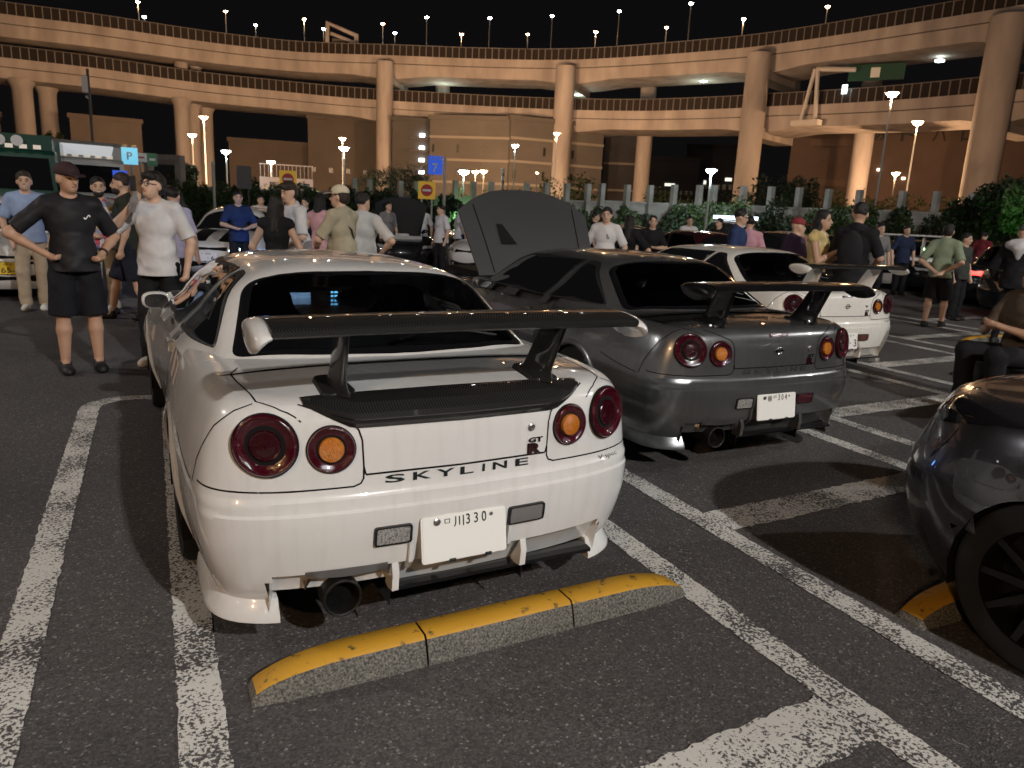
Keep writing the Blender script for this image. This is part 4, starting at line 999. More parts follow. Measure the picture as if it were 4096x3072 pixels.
for x in (938, 1357, 1815): column(up, x, 9.6, 1.2, -1, ZU-2.6)
for x, d, r in ((28, 1.5, 1.25), (72, 5, 1.15), (385, 1.0, 1.05), (412, 4, 1.2), (444, 7.0, 1.1)):
    zz = arc_at(x)[4]; column(lo, x, d, r, -1, zz-2.4, True)
for x, d in ((392, 2.5), (425, 5)): zz = arc_at(x)[4]; column(up, x, d, .95, zz-1, ZU-2.5)
# lamps on the decks
k = 0
for row, kind, arr in (('orange', SODIUM, ((298, 5), (487, 25), (657, 42), (827, 52), (997, 75), (1140, 75), (1287, 70), (1440, 60), (1606, 42), (1788, 15))), ('cool white', COOL, ((18, 12), (84, 20), (312, 37), (552, 55), (699, 63), (853, 72))), ('tall slim white', WARMW, ((922, 38), (1058, 40), (1193, 35), (1338, 25), (1493, 8)))):
    for i, (px, py) in enumerate(arr):
        ax, ay, nx, ny, _ = arc_at(px); dd = {'orange': 7.6, 'cool white': 4.5, 'tall slim white': .9}[row]; d = math.hypot(ax+nx*dd-CAM[0], ay+ny*dd-CAM[1]); p = at(px, py, d); zb = ZU-1.0
        street_lamp('%s lamp on the upper flyover, %s of its row from the left' % (row, ORD[i]), (p[0], p[1], zb), p[2]-zb, kind, 1400 if row == 'orange' and i % 2 == 0 else 0, 60, .09, .36, 'lamps on the upper flyover', pm=POLED if row == 'tall slim white' else POLE)
for i, (px, py) in enumerate(((878, 175), (960, 178), (1110, 183), (1170, 167), (1250, 182), (1304, 166), (1383, 180), (1433, 161), (1520, 175), (1571, 153), (2030, 131))):
    ax, ay, nx, ny, _ = arc_at(px); p = at(px, py, math.hypot(ax+nx*5-CAM[0], ay+ny*5-CAM[1])); b = MB(); b.box(p[0]-.35, p[0]+.35, p[1]-.35, p[1]+.35, p[2]-.12, p[2]+.1); b.box(p[0]-.06, p[0]+.06, p[1]-.06, p[1]+.06, p[2]+.1, ZU-2.5)
    tag(b.build('soffit_lamp', bulb_mat((.85, 1, .9), 9), None, 0), 'small white lamp under the upper flyover, %s from the left' % ORD[i], 'lamp', 'lamps under the upper flyover')
    if i in (1, 4, 8): bulb(None, (p[0], p[1], p[2]-2.0), 250, (.8, 1, .8), .3)
# sign frames on the decks
WHITEM = mat('white_steel', (.55, .52, .50), .5); GREENS = mat('road_sign_green', (.01, .06, .04), .4); PALE = mat('sign_white', (.7, .72, .72), .5)
def facing(px, d=0, z=0):
    ax, ay, nx, ny, _ = arc_at(px); return Matrix.Translation((ax+nx*d, ay+ny*d, z)) @ Matrix.Rotation(math.atan2(ny, nx)-math.pi/2, 4, 'Z')
sg_ = thing('road_sign_gantry', 'white A-frame gantry holding a green road sign on the lower flyover', 'sign')
zz = arc_at(1790)[4]; Mx = facing(1780, -.6, zz); m = MB(); T_ = lambda *q: tuple(Mx @ Vector(q))
m.tube([T_(-1.3, 0, -2.0), T_(-.2, 0, 4.0)], .24, 8); m.tube([T_(.6, 0, -2.0), T_(.15, 0, 4.0)], .24, 8); m.tube([T_(0, 0, 4.0), T_(4.2, 1.4, 3.7)], .28, 8); m.box(-2.2, 1.3, -.7, .5, -2.5, -1.9, M=Mx); m.build('gantry_frame', WHITEM, sg_, 40)
m = MB(); m.box(3.6, 9.6, .3, .6, 2.5, 4.3, M=Mx @ Matrix.Rotation(R(20), 4, 'Z')); m.build('sign_panel', GREENS, sg_, 0)
m = MB(); m.box(6.0, 7.0, .2, .29, 2.8, 3.9, M=Mx @ Matrix.Rotation(R(20), 4, 'Z')); m.build('sign_plate', PALE, sg_, 0)
m = MB(); m.box(3.4, 4.0, .2, .29, .9, 1.9, M=Mx); m.build('lit_notice', bulb_mat((.8, .95, 1), 4), sg_, 0)
sg2 = thing('road_sign_arch', 'pale box-girder sign arch standing on the upper flyover', 'sign'); Mx = facing(725, .6, ZU); m = MB(); T_ = lambda *q: tuple(Mx @ Vector(q))
m.tube([T_(-1.6, 0, -1.2), T_(-1.4, 0, 4.4), T_(2.2, 3.0, 3.4), T_(2.2, 3.0, -1)], .38, 6); m.tube([T_(-1.0, .2, 3.0), T_(2.0, 2.6, 2.3)], .25, 6); m.build('arch_frame', CONCR, sg2, 30); m = MB(); m.box(-.4, 1.6, .8, 1.0, .4, 2.4, M=Mx @ Matrix.Rotation(R(35), 4, 'Z')); m.build('sign_panel', CONCD, sg2, 0)

# ------------------------------------------------------------------ buildings behind
def quad_building(name, label, x0, x1, ytop, dist, col, depth=25, bands=(), wins=(), z_top=None, rough=.8, tilt=0.0):
    """a slab building seen square on: width and height surveyed from the picture at its distance"""
    A, B = at(x0, 470, dist), at(x1, 470, dist*(1+tilt)); A[2] = B[2] = 0; zt = z_top or at((x0+x1)/2, ytop, dist)[2]
    t = Vector((B[0]-A[0], B[1]-A[1], 0)); Lw = t.length; t.normalize(); a = math.atan2(t.y, t.x); Mx = Matrix.Translation(A) @ Matrix.Rotation(a, 4, 'Z')
    root = thing(name, label, 'building'); m = MB(); m.box(0, Lw, 0, depth, -1, zt, M=Mx)
    wm = mat(name+'_wall_%d' % int(x0), col, rough); noise_mix(wm, tuple(c*.75 for c in col), col, .25, 6, .3, .7); m.build('wall', wm, root, 0)
    m = MB(); m.box(-.25, Lw+.25, -.25, depth+.25, zt, zt+.6, M=Mx); m.build('roof_edge', wm, root, 0)
    for (u0, u1, v0, v1, mm, nm) in wins:
        m = MB(); m.box(u0*Lw, u1*Lw, -.18, -.02, v0*zt, v1*zt, M=Mx); m.build(nm, mm, root, 0)
    for v in bands:
        m = MB(); m.box(.0, Lw, -.22, -.03, v*zt, v*zt+.35, M=Mx); m.build('facade_band', mat('facade_band', (.26, .23, .20), .8), root, 0)
    return root, Mx, Lw, zt
DARKW = mat('dark_window', (.01, .01, .012), .3); LITW = mat('lit_window', (.5, .5, .45), .5, emit=(.95, .95, .8), estr=.9); LITC = mat('lit_window_cool', (.5, .5, .5), .5, emit=(.8, .95, 1), estr=2.0)
win = lambda n, v0, v1, m, a=.04, b=.96, fill=.6: [(a+(b-a)*i/n, a+(b-a)*(i+fill)/n, v0, v1, m, 'window') for i in range(n)]
quad_building('warehouse', 'low pale warehouse seen between the left columns of the flyover', 168, 318, 262, 125, (.15, .12, .105), wins=win(7, .66, .74, DARKW))
quad_building('warehouse', 'long stepped warehouse left of the tallest column, lower part', 500, 690, 312, 130, (.095, .075, .065), wins=win(5, .3, .36, DARKW, fill=.3))
quad_building('warehouse', 'long stepped warehouse left of the tallest column, taller part', 668, 826, 262, 128, (.11, .09, .08), wins=win(4, .45, .5, DARKW, fill=.25)+[(.42, .50, .24, .29, LITW, 'window')])
r_, Mx, Lw, zt = quad_building('stair_tower', 'narrow stair tower with a column of white landing lamps', 846, 925, 262, 118, (.075, .067, .062), depth=8)
for i in range(7):
    m = MB(); m.box(Lw*.72, Lw*.86, -.5, -.05, zt*(.10+.125*i), zt*(.10+.125*i)+.45, M=Mx); m.build('landing_lamp', bulb_mat((.9, .97, 1), 7), r_, 0)
    m = MB(); m.box(Lw*.45, Lw*.95, -1.2, -.02, zt*(.07+.125*i), zt*(.07+.125*i)+.25, M=Mx); m.build('landing', CONCD, r_, 0)
quad_building('grey_office', 'grey building with pale horizontal bands behind the middle columns, left wing', 925, 1095, 262, 116, (.13, .115, .108), bands=(.16, .38, .60, .82), wins=win(3, .45, .53, DARKW, fill=.06)+win(3, .68, .76, DARKW, fill=.06), tilt=-.03)
quad_building('grey_office', 'grey building with pale horizontal bands behind the middle columns, right wing', 1095, 1292, 262, 112, (.13, .115, .108), bands=(.16, .38, .60, .82), wins=win(3, .45, .53, DARKW, fill=.06)+win(3, .68, .76, DARKW, fill=.06), tilt=.06)
quad_building('dark_block', 'dark block right of the banded grey building', 1296, 1388, 262, 128, (.06, .055, .06), bands=(.35, .6))
quad_building('far_block', 'far dark office block with a few lit windows, nearer half', 1392, 1500, 345, 170, (.035, .037, .05), wins=win(9, .5, .56, DARKW)+[(.35, .55, .62, .66, LITW, 'window'), (.1, .16, .3, .36, LITC, 'window')])
quad_building('far_block', 'far dark office block with a few lit windows, taller half', 1470, 1612, 318, 185, (.03, .033, .05), wins=win(10, .5, .56, DARKW)+[(.3, .34, .55, .6, LITW, 'window'), (.62, .72, .6, .64, LITW, 'window'), (.88, .97, .55, .62, LITC, 'window'), (.9, .96, .3, .36, LITW, 'window')])
r_, Mx, Lw, zt = quad_building('brown_warehouse', 'big brown warehouse with dark lettering behind the right columns', 1690, 2330, 225, 128, (.12, .075, .06), wins=[(.08, .24, .40, .45, mat('paler_panel', (.13, .085, .065), .8), 'wall_panel'), (.07, .24, .70, .75, mat('paler_panel', (.13, .085, .065), .8), 'wall_panel'), (.07, .24, .14, .19, mat('paler_panel', (.13, .085, .065), .8), 'wall_panel')])
for i, ch in enumerate('あトバ口ク'):
    v, f = fit_text(ch, 1.9, 1.9, .02); m = MB(); pw = Mx.inverted() @ Vector(at((1897, 1962, 2030, 2092, 2150)[i], 294, 128.5)); m.add([tuple(Mx @ Vector((pw.x+q[0], -.12, pw.z+q[1]))) for q in v], f); m.build('sign_character', mat('dark_lettering', (.012, .01, .012), .6), r_, 0)
for u, v in ((.42, .46), (.33, .52), (.45, .16), (.63, .52), (.60, .20)):
    m = MB(); m.box(Lw*u, Lw*u+.5, -.35, -.02, zt*v, zt*v+.35, M=Mx); m.build('wall_lamp', bulb_mat((1, .8, .55), 3), r_, 0)
quad_building('dark_left_block', 'dim block at the left picture edge behind the first columns', -60, 22, 250, 120, (.06, .045, .04))

# ------------------------------------------------------------------ planting, fence, signs
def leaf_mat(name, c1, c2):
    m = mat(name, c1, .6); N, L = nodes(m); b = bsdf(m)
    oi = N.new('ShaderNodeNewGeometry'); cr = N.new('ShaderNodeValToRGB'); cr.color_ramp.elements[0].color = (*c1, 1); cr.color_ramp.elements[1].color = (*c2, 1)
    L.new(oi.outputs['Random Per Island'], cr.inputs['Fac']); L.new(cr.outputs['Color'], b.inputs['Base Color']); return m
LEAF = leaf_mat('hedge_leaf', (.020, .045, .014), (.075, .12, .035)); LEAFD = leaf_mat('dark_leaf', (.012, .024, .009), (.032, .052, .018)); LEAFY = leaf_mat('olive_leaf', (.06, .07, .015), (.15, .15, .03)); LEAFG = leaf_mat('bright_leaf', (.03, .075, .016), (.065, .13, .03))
BARK = mat('bark', (.05, .035, .025), .9)
def leaves(n, blobs, size):
    """leaf quads spread through a set of ellipsoids: uneven outline, gaps between clumps"""
    v = []; f = []
    per = np.array([b[3]*b[4]*b[5] for b in blobs])**.6; per = np.maximum(6, n*per/per.sum()).astype(int)
    for (cx, cy, cz, rx, ry, rz), k in zip(blobs, per):
        d = rng.normal(size=(k, 3)); d /= np.linalg.norm(d, axis=1)[:, None]; r_ = rng.uniform(.35, 1.08, (k, 1))**.6
        p = d*r_*[rx, ry, rz]+[cx, cy, cz]; p[:, 2] = np.maximum(p[:, 2], .05)
        a = rng.normal(size=(k, 3)); a /= np.linalg.norm(a, axis=1)[:, None]; b = np.cross(a, rng.normal(size=(k, 3))); b /= np.linalg.norm(b, axis=1)[:, None]
        s = size*rng.uniform(.5, 1.3, (k, 1))
        q = np.stack([p-a*s, p+b*s*.5, p+a*s, p-b*s*.5], 1).reshape(-1, 3); n0 = len(v); v += q.tolist(); f += [(n0+4*i, n0+4*i+1, n0+4*i+2, n0+4*i+3) for i in range(k)]
    return v, f
def bush(name, label, c, rx, ry, h, n, m, size=.11, trunk=False, group='bushes along the fence', cat='bush'):
    root = thing(name, label, cat, (c[0], c[1], 0), random.uniform(0, 3), group); blobs = []
    nb = max(5, int(rx*ry*6)); zb = h*.35 if trunk else 0
    for i in range(min(nb, 26)):
        a = random.uniform(0, 6.28); q = math.sqrt(random.random()); bz = random.uniform(zb+.15*h, h*.86); w = random.uniform(.22, .42)
        blobs.append((rx*q*.8*math.cos(a), ry*q*.8*math.sin(a), bz, max(.3, rx*w), max(.3, ry*w), max(.25, (h-zb)*random.uniform(.16, .28))))
    v, f = leaves(n, blobs, size); part('crown' if trunk else 'foliage', v, f, m, root, 0)
    t = MB(); t.tube([(0, 0, 0), (.05, 0, h*.35), (-.05, .05, h*.7)], [.12 if trunk else .05, .09 if trunk else .04, .03], 6)
    for k in range(4):
        a = k*1.6; t.tube([(0, 0, h*(.25+.08*k)), (rx*.5*math.cos(a), ry*.5*math.sin(a), h*.7)], [.05 if trunk else .03, .015], 5)
    t.build('trunk' if trunk else 'stems', BARK, root, 50); return root
FD = 40.0
fl = [at(x, 470, FD+d) for x, d in ((360, 12), (700, 6), (1000, 2), (1300, 0), (1600, 0), (1900, 1), (2212, 4), (2500, 8))]
FENCEW = mat('fence_white', (.40, .38, .35), .7); noise_mix(FENCEW, (.26, .245, .22), (.42, .40, .37), 1.5, 6, .3, .7)
fence = thing('boundary_fence', 'long pale wall with evenly spaced upright posts behind the hedge', 'fence')
for i in range(len(fl)-1):
    A, B = Vector(fl[i][:2]), Vector(fl[i+1][:2]); t = B-A; a = math.atan2(t.y, t.x); zt = 2.15+.06*i
    m = MB(); Mx = Matrix.Translation((A.x, A.y, 0)) @ Matrix.Rotation(a, 4, 'Z'); m.box(0, t.length, -.12, .12, 0, zt, M=Mx); m.box(0, t.length, -.20, .20, zt, zt+.12, M=Mx); m.build('wall_panel', FENCEW, fence, 0)
def on_line(px):
    best = None
    for d in np.linspace(36, 58, 221):
        p = at(px, 470, d)[:2]
        for i in range(len(fl)-1):
            A, B = fl[i][:2], fl[i+1][:2]; t = np.clip(((p-A)@(B-A))/((B-A)@(B-A)), 0, 1); e = np.linalg.norm(p-A-t*(B-A))
            if best is None or e < best[0]: best = (e, d, p)
    return best[2], best[1]
for px, pt in ((763, 385), (795, 388), (861, 391), (895, 392), (978, 390), (1016, 392), (1054, 393), (1130, 395), (1171, 395), (1215, 396), (1260, 397), (1290, 396), (1344, 399), (1393, 400), (1444, 399), (1498, 400), (1529, 400), (1592, 402), (1651, 403), (1711, 405), (1774, 408), (1840, 410), (1932, 412), (2005, 413), (2080, 418), (2150, 422)):
    p, d = on_line(px); z = at(px, pt, d)[2]; m = MB(); m.box(p[0]-.13, p[0]+.13, p[1]-.13-.25, p[1]+.13-.25, 0, z); m.build('fence_post', FENCEW, fence, 0)
i = 0
hx = list(range(400, 2240, 42))
places = {0: 'near the paired columns', 1: 'left of the no-entry signs', 2: 'between the two no-entry signs', 3: 'below the blue sign', 4: 'behind the raised bonnet', 5: 'near the middle column', 6: 'behind the white graphic shirt', 7: 'near the bright short lamp', 8: 'behind the man in navy', 9: 'behind the woman in yellow', 10: 'below the tallest orange lamp', 11: 'at the right end'}
for px in hx:
    p, d = on_line(px); dd = d-random.uniform(1.6, 3.0); c = at(px, 470, dd); k = min(11, int((px-400)/155)); j = int((px-400) % 155/42)
    bush('hedge_bush', '%s part of the dark green hedge %s' % (('far left', 'left', 'right', 'far right')[j], places[k]), c, random.uniform(1.2, 1.7), random.uniform(.8, 1.1), random.uniform(2.0, 2.5)+.3*(px > 1500)+.3*(px < 900), 2000, random.choice((LEAF, LEAF, LEAFD)), .10, group='hedge along the car park')
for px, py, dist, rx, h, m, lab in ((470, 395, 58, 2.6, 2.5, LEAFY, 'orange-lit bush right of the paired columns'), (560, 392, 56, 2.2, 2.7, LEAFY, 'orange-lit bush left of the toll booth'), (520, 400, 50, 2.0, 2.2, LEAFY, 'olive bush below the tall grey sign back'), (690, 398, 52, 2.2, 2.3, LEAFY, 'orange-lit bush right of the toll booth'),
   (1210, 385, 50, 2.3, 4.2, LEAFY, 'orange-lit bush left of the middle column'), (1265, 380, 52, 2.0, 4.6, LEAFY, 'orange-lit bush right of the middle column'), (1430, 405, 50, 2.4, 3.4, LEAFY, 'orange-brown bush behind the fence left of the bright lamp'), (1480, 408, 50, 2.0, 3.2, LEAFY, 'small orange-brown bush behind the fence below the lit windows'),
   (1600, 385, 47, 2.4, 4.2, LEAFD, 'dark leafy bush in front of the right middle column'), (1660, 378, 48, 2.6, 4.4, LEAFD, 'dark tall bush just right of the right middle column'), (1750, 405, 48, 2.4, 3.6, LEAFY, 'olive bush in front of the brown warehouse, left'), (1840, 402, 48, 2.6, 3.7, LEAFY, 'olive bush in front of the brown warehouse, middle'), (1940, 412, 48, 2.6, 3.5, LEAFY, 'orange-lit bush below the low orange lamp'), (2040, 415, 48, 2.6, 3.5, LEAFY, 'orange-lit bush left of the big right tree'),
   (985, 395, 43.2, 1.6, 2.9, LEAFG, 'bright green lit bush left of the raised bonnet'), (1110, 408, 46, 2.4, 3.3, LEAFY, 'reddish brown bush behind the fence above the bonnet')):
    c = at(px, py, dist); bush('bush', lab, c, rx, 1.5, h, 1100, m, .12, group='bushes behind the fence')
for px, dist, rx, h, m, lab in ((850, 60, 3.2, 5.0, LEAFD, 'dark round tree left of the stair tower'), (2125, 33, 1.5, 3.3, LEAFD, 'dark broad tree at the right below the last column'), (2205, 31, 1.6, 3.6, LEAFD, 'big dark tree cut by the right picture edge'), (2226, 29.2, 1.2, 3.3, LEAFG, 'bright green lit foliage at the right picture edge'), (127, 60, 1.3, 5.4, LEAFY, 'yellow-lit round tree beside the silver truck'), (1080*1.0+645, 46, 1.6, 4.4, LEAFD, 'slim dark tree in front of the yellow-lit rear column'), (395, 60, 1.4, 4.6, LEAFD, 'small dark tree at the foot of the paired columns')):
    c = at(px, 470, dist); bush('tree', lab, c, rx, rx*.8, h, 5200, m, .085, True, 'trees around the car park', 'tree')
# green lamp light on the lit bushes comes from small garden lamps
for px, dist, lab in ((985, 41.2, 'small green garden lamp under the lit bush'), (2212, 27.4, 'small green garden lamp by the right tree')):
    p = at(px, 470, dist); street_lamp(lab, (p[0], p[1], 0), 1.1, (.35, 1.0, .35), 60, 6, .03, .08, 'garden lamps', pm=POLED)
# signs
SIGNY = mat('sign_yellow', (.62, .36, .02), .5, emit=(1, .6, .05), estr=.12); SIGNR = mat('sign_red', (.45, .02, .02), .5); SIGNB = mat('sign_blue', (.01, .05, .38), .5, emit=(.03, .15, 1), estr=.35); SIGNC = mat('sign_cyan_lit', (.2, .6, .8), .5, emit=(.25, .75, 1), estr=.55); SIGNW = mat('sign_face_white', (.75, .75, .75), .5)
def sign_frame(px, py, dist):
    p = at(px, py, dist); a = math.atan2(CAM[1]-p[1], CAM[0]-p[0])+math.pi/2; return p, a
def no_entry(label, px, py, dist, s):
    p, a = sign_frame(px, py, dist); root = thing('no_entry_sign', label, 'sign', (p[0], p[1], 0), a, 'no-entry signs'); z = p[2]
    m = MB(); m.box(-s/2, s/2, 0, .06, z-s/2, z+s/2); m.build('sign_board', SIGNY, root, 0)
    m = MB(); m.lathe([(0, -.02), (s*.34, -.02), (s*.34, 0)], (0, 0, z), 'y', 28); m.build('red_disc', SIGNR, root, 40)
    m = MB(); m.box(-s*.25, s*.25, -.035, -.021, z-s*.06, z+s*.06); m.build('white_bar', SIGNW, root, 0)
    m = MB(); m.tube([(-s*.3, .08, 0), (-s*.3, .08, z)], .04, 8); m.tube([(s*.3, .08, 0), (s*.3, .08, z)], .04, 8); m.build('sign_posts', POLE, root, 40)
no_entry('yellow no-entry sign in front of the lit toll booth', 622, 387, 36, .75); no_entry('yellow no-entry sign below the blue board', 922, 411, 33, .74)
p, a = sign_frame(941, 357, 38); root = thing('blue_road_sign', 'blue board with a white figure seven on a white post', 'sign', (p[0], p[1], 0), a); z = p[2]
m = MB(); m.box(-.36, .34, 0, .05, z-.44, z+.44); m.build('sign_board', SIGNB, root, 0)
m = MB(); v, f = fit_text('7', .26, .42, .02); m.add([(q[0]-.02, -.012, z-.12+q[1]) for q in v], f); m.build('sign_figure', SIGNW, root, 0); m = MB(); v, f = fit_text('大黒PA', .6, .16, 0); m.add([(q[0], -.012, z+.31+q[1]) for q in v], f); m.build('sign_lettering', mat('sign_pale_blue', (.3, .45, .8), .5), root, 0)
m = MB(); m.tube([(.46, .05, 0), (.46, .05, z+.42)], .07, 8); m.box(-.1, .5, .06, .12, z+.1, z+.18); m.build('sign_post', WHITEM, root, 40)
p, a = sign_frame(280, 337, 34); root = thing('lit_sign', 'small glowing pale blue sign right of the silver truck', 'sign', (p[0], p[1], 0), a); z = p[2]; m = MB(); m.box(-.29, .29, 0, .1, z-.32, z+.32); m.build('sign_board', SIGNC, root, 0); m = MB(); m.tube([(.05, .06, 0), (.05, .06, z)], .05, 8); m.build('sign_post', POLE, root, 40)
m = MB(); v, f = fit_text('P', .2, .3, .02); m.add([(q[0], -.01, z+q[1]) for q in v], f); m.build('sign_letter', SIGNW, root, 0)
for px, py, w, h, lab, mm in ((303, 340, .5, .36, 'small red and white sign beside the glowing blue one', SIGNW), (329, 345, .40, .52, 'small green sign on the orange gantry', mat('small_green_sign', (.06, .22, .10), .5)), (260, 384, .34, .36, 'small blue warning sign above the bearded man', SIGNB)):
    p, a = sign_frame(px, py, 36 if px > 280 else 22); root = thing('small_sign', lab, 'sign', (p[0], p[1], 0), a); z = p[2]; m = MB(); m.box(-w/2, w/2, 0, .05, z-h/2, z+h/2); m.build('sign_board', mm, root, 0); m = MB(); m.tube([(0, .06, 0), (0, .06, z)], .04, 8); m.build('sign_post', POLE, root, 40); m = MB(); m.box(-w*.3, w*.3, -.01, -.002, z-h*.08, z+h*.1); m.build('sign_bar', SIGNR if px == 303 else SIGNW, root, 0)
p, a = sign_frame(527, 382, 42); root = thing('sign_back', 'tall plain grey back of a sign left of the toll booth', 'sign', (p[0], p[1], 0), a); m = MB(); m.box(-.36, .36, 0, .08, p[2]-.6, p[2]+.55); m.build('sign_board', mat('grey_panel', (.10, .10, .105), .6), root, 0); m = MB(); m.tube([(-.2, .1, 0), (-.2, .1, p[2])], .04, 8); m.tube([(.2, .1, 0), (.2, .1, p[2])], .04, 8); m.build('sign_posts', POLED, root, 40)
p, a = sign_frame(462, 405, 40); root = thing('thin_post', 'thin pale post standing in the hedge left of the sign back', 'post', (p[0], p[1], 0), a); m = MB(); m.tube([(0, 0, 0), (0, 0, 3.2)], .07, 8); m.box(-.09, .09, -.09, .09, 3.2, 3.32); m.build('post_shaft', POLE, root, 40)
p, a = sign_frame(1086, 400, 42); root = thing('striped_post', 'slim dotted post right of the green-lit bush', 'post', (p[0], p[1], 0), a); z1 = at(1086, 372, 42)[2]
m = MB(); m.tube([(0, 0, 0), (0, 0, z1)], .06, 8); m.build('post_shaft', POLED, root, 40); m = MB()
for k in range(7): m.lathe([(.085, 1.2+k*.42), (.085, 1.42+k*.42)], (0, 0, 0), 'z', 8)
m.build('white_rings', POLE, root, 40)
# toll booth and gantry at the left
p, a = sign_frame(618, 405, 60); root = thing('toll_booth', 'lit toll booth with a railed flat roof', 'building', (p[0], p[1], 0), a)
m = MB(); m.box(-1.9, 2.0, .8, 3.6, 3.05, 3.4); m.box(-1.9, 2.0, .8, 3.6, 0, 1.0); m.box(-1.9, -1.2, .8, 3.6, 1.0, 3.05); m.box(1.75, 2.0, .8, 3.6, 1.0, 3.05); m.build('booth_walls', CONCR, root, 0)
m = MB(); m.box(-1.2, 1.75, .95, 1.0, 1.0, 3.05); m.build('booth_window', DARKW, root, 0)
m = MB()
for k in range(14): m.box(-1.85+k*.29, -1.81+k*.29, .82, .86, 3.4, 4.3)
m.box(-1.9, 2.0, .80, .88, 4.3, 4.38); m.build('roof_railing', CONCR, root, 0); bulb(root, (0, -3.0, 3.5), 500, SODIUM, .2)
m = MB(); m.box(.6, 2.4, -.4, .2, .9, 1.35); m.build('lit_counter', mat('pale_blue_lit', (.3, .35, .8), .5, emit=(.35, .4, 1), estr=.8), root, 0)
g0, g1 = at(250, 328, 50), at(388, 346, 48); root = thing('lane_gantry', 'orange-lit lane gantry with one leg, behind the blue sign', 'gantry'); m = MB(); zt = g1[2]
m.tube([(g0[0], g0[1], zt), (g1[0], g1[1], zt)], .28, 4); m.tube([(g1[0], g1[1], 0), (g1[0], g1[1], zt+.25)], .28, 4); m.build('gantry_frame', CONCR, root, 0)
m = MB(); m.tube([(g0[0]*.5+g1[0]*.5, g0[1]*.5+g1[1]*.5, 0), (g0[0]*.5+g1[0]*.5, g0[1]*.5+g1[1]*.5, zt)], .2, 4); m.build('gantry_leg', CONCR, root, 0)
q = at(205*.3418*1.6+60, 200, 25); root = thing('pole_camera', 'slim dark pole with a small camera in front of the lower flyover', 'pole'); q = at(202, 150, 40); b_ = at(208, 400, 40)
m = MB(); m.tube([(b_[0], b_[1], 0), (b_[0], b_[1], q[2])], .06, 8); m.build('pole', POLED, root, 40); w_ = at(183, 182, 40); m = MB(); m.box(w_[0]-.12, w_[0]+.12, w_[1]-.1, w_[1]+.1, w_[2]-.35, w_[2]+.35); m.tube([tuple(w_-[0, 0, .5]), (b_[0], b_[1], w_[2]-.6)], .05, 6); m.build('loudspeaker', WHITEM, root, 0)

# ------------------------------------------------------------------ trucks at the left
def truck(name, label, loc, rz, pm, top, deco):
    """cab-over truck facing +y in its own axes: cab, windscreen, deflector, bumper, lamps, wheels, cargo box"""
    root = thing(name, label, 'truck', loc, rz)
    m = MB(); o = [(-1.9, .55), (0, .55), (.06, 1.3), (-.03, 1.55), (-.22, 2.62), (-.4, 2.75), (-1.9, 2.75)]; m.prism(o, 0, -1.15, 1.15); m.build('cab', pm, root, 30)
    m = MB(); m.add([(-1.05, -.02+.035, 1.58), (1.05, -.02+.035, 1.58), (.98, -.20+.035, 2.52), (-.98, -.20+.035, 2.52)], [(0, 1, 2, 3)]); m.build('windscreen', SMOKE, root, 0)
    m = MB(); m.prism([(-1.4, 2.75), (-.35, 2.75), (-.30, 3.2), (-.55, top), (-1.4, top)], 0, -1.1, 1.1); m.build('roof_deflector', deco, root, 30)
    m = MB(); m.box(-1.16, 1.16, .02, .14, .45, .85); m.build('bumper', CHROME, root, 0)
    m = MB(); m.box(-.8, .8, .062, .09, .95, 1.22); m.build('grille', MATTE, root, 0)
    for sg in (-1, 1):
        m = MB(); m.box(sg*.98-.14, sg*.98+.14, .14, .17, .55, .75); m.build('headlamp', LENSC, root, 0)
        m = MB(); m.box(sg*1.35-.1, sg*1.35+.1, .0, .06, 1.7, 2.25); m.tube([(sg*1.1, -.1, 2.3), (sg*1.35, .03, 2.2)], .02, 6); m.build('door_mirror', BLACK, root, 0)
        wheel(root, sg*1.12, -.75, sg, .5, .28, RIMS, 8); wheel(root, sg*1.12, -5.2, sg, .5, .5, RIMS, 8)
    m = MB(); m.box(-1.2, 1.2, -7.0, -2.05, .95, top-.05); m.build('cargo_box', deco, root, 0); m = MB(); m.box(-.45, .45, -7.0, -1.0, .5, .94); m.build('chassis', MATTE, root, 0)
    m = MB()
    for k in range(5): m.box(-.8+k*.36, -.6+k*.36, -.30, -.24, 2.78, 2.9)
    m.build('marker_lamps', bulb_mat((1, .8, .6), .25), root, 0)
    return root
SILV = mat('silver_truck_paint', (.5, .5, .5), .3, .4, .5); GRN = mat('green_truck_paint', (.01, .07, .05), .35, .1, .8)
q = at(199, 430, 31); tr = truck('silver_truck', 'silver decorated truck cab facing the camera behind the group of men', (q[0], q[1], 0), math.atan2(CAM[1]-q[1], CAM[0]-q[0])-math.pi/2+R(8), SILV, 3.35, SILV)
m = MB(); o = round_poly([(-.75, 2.86), (.75, 2.86), (.85, 3.22), (-.85, 3.22)], .05, 2); m.prism(o, 1, -.30, -.22); m.build('light_board', mat('lit_panel_white', (.6, .6, .6), .4, emit=(.9, .95, 1), estr=.3), tr, 0)
q = at(30, 430, 27.5); tr = truck('green_truck', 'green truck with round roof discs at the left picture edge', (q[0], q[1], 0), math.atan2(CAM[1]-q[1], CAM[0]-q[0])-math.pi/2-R(6), GRN, 3.2, GRN)
for k in range(3):
    m = MB(); m.lathe([(0, .0), (.16, .0), (.16, -.05)], (-.2+k*.45, -.22, 3.0), 'y', 14); m.build('roof_disc', SIGNW, tr, 40)

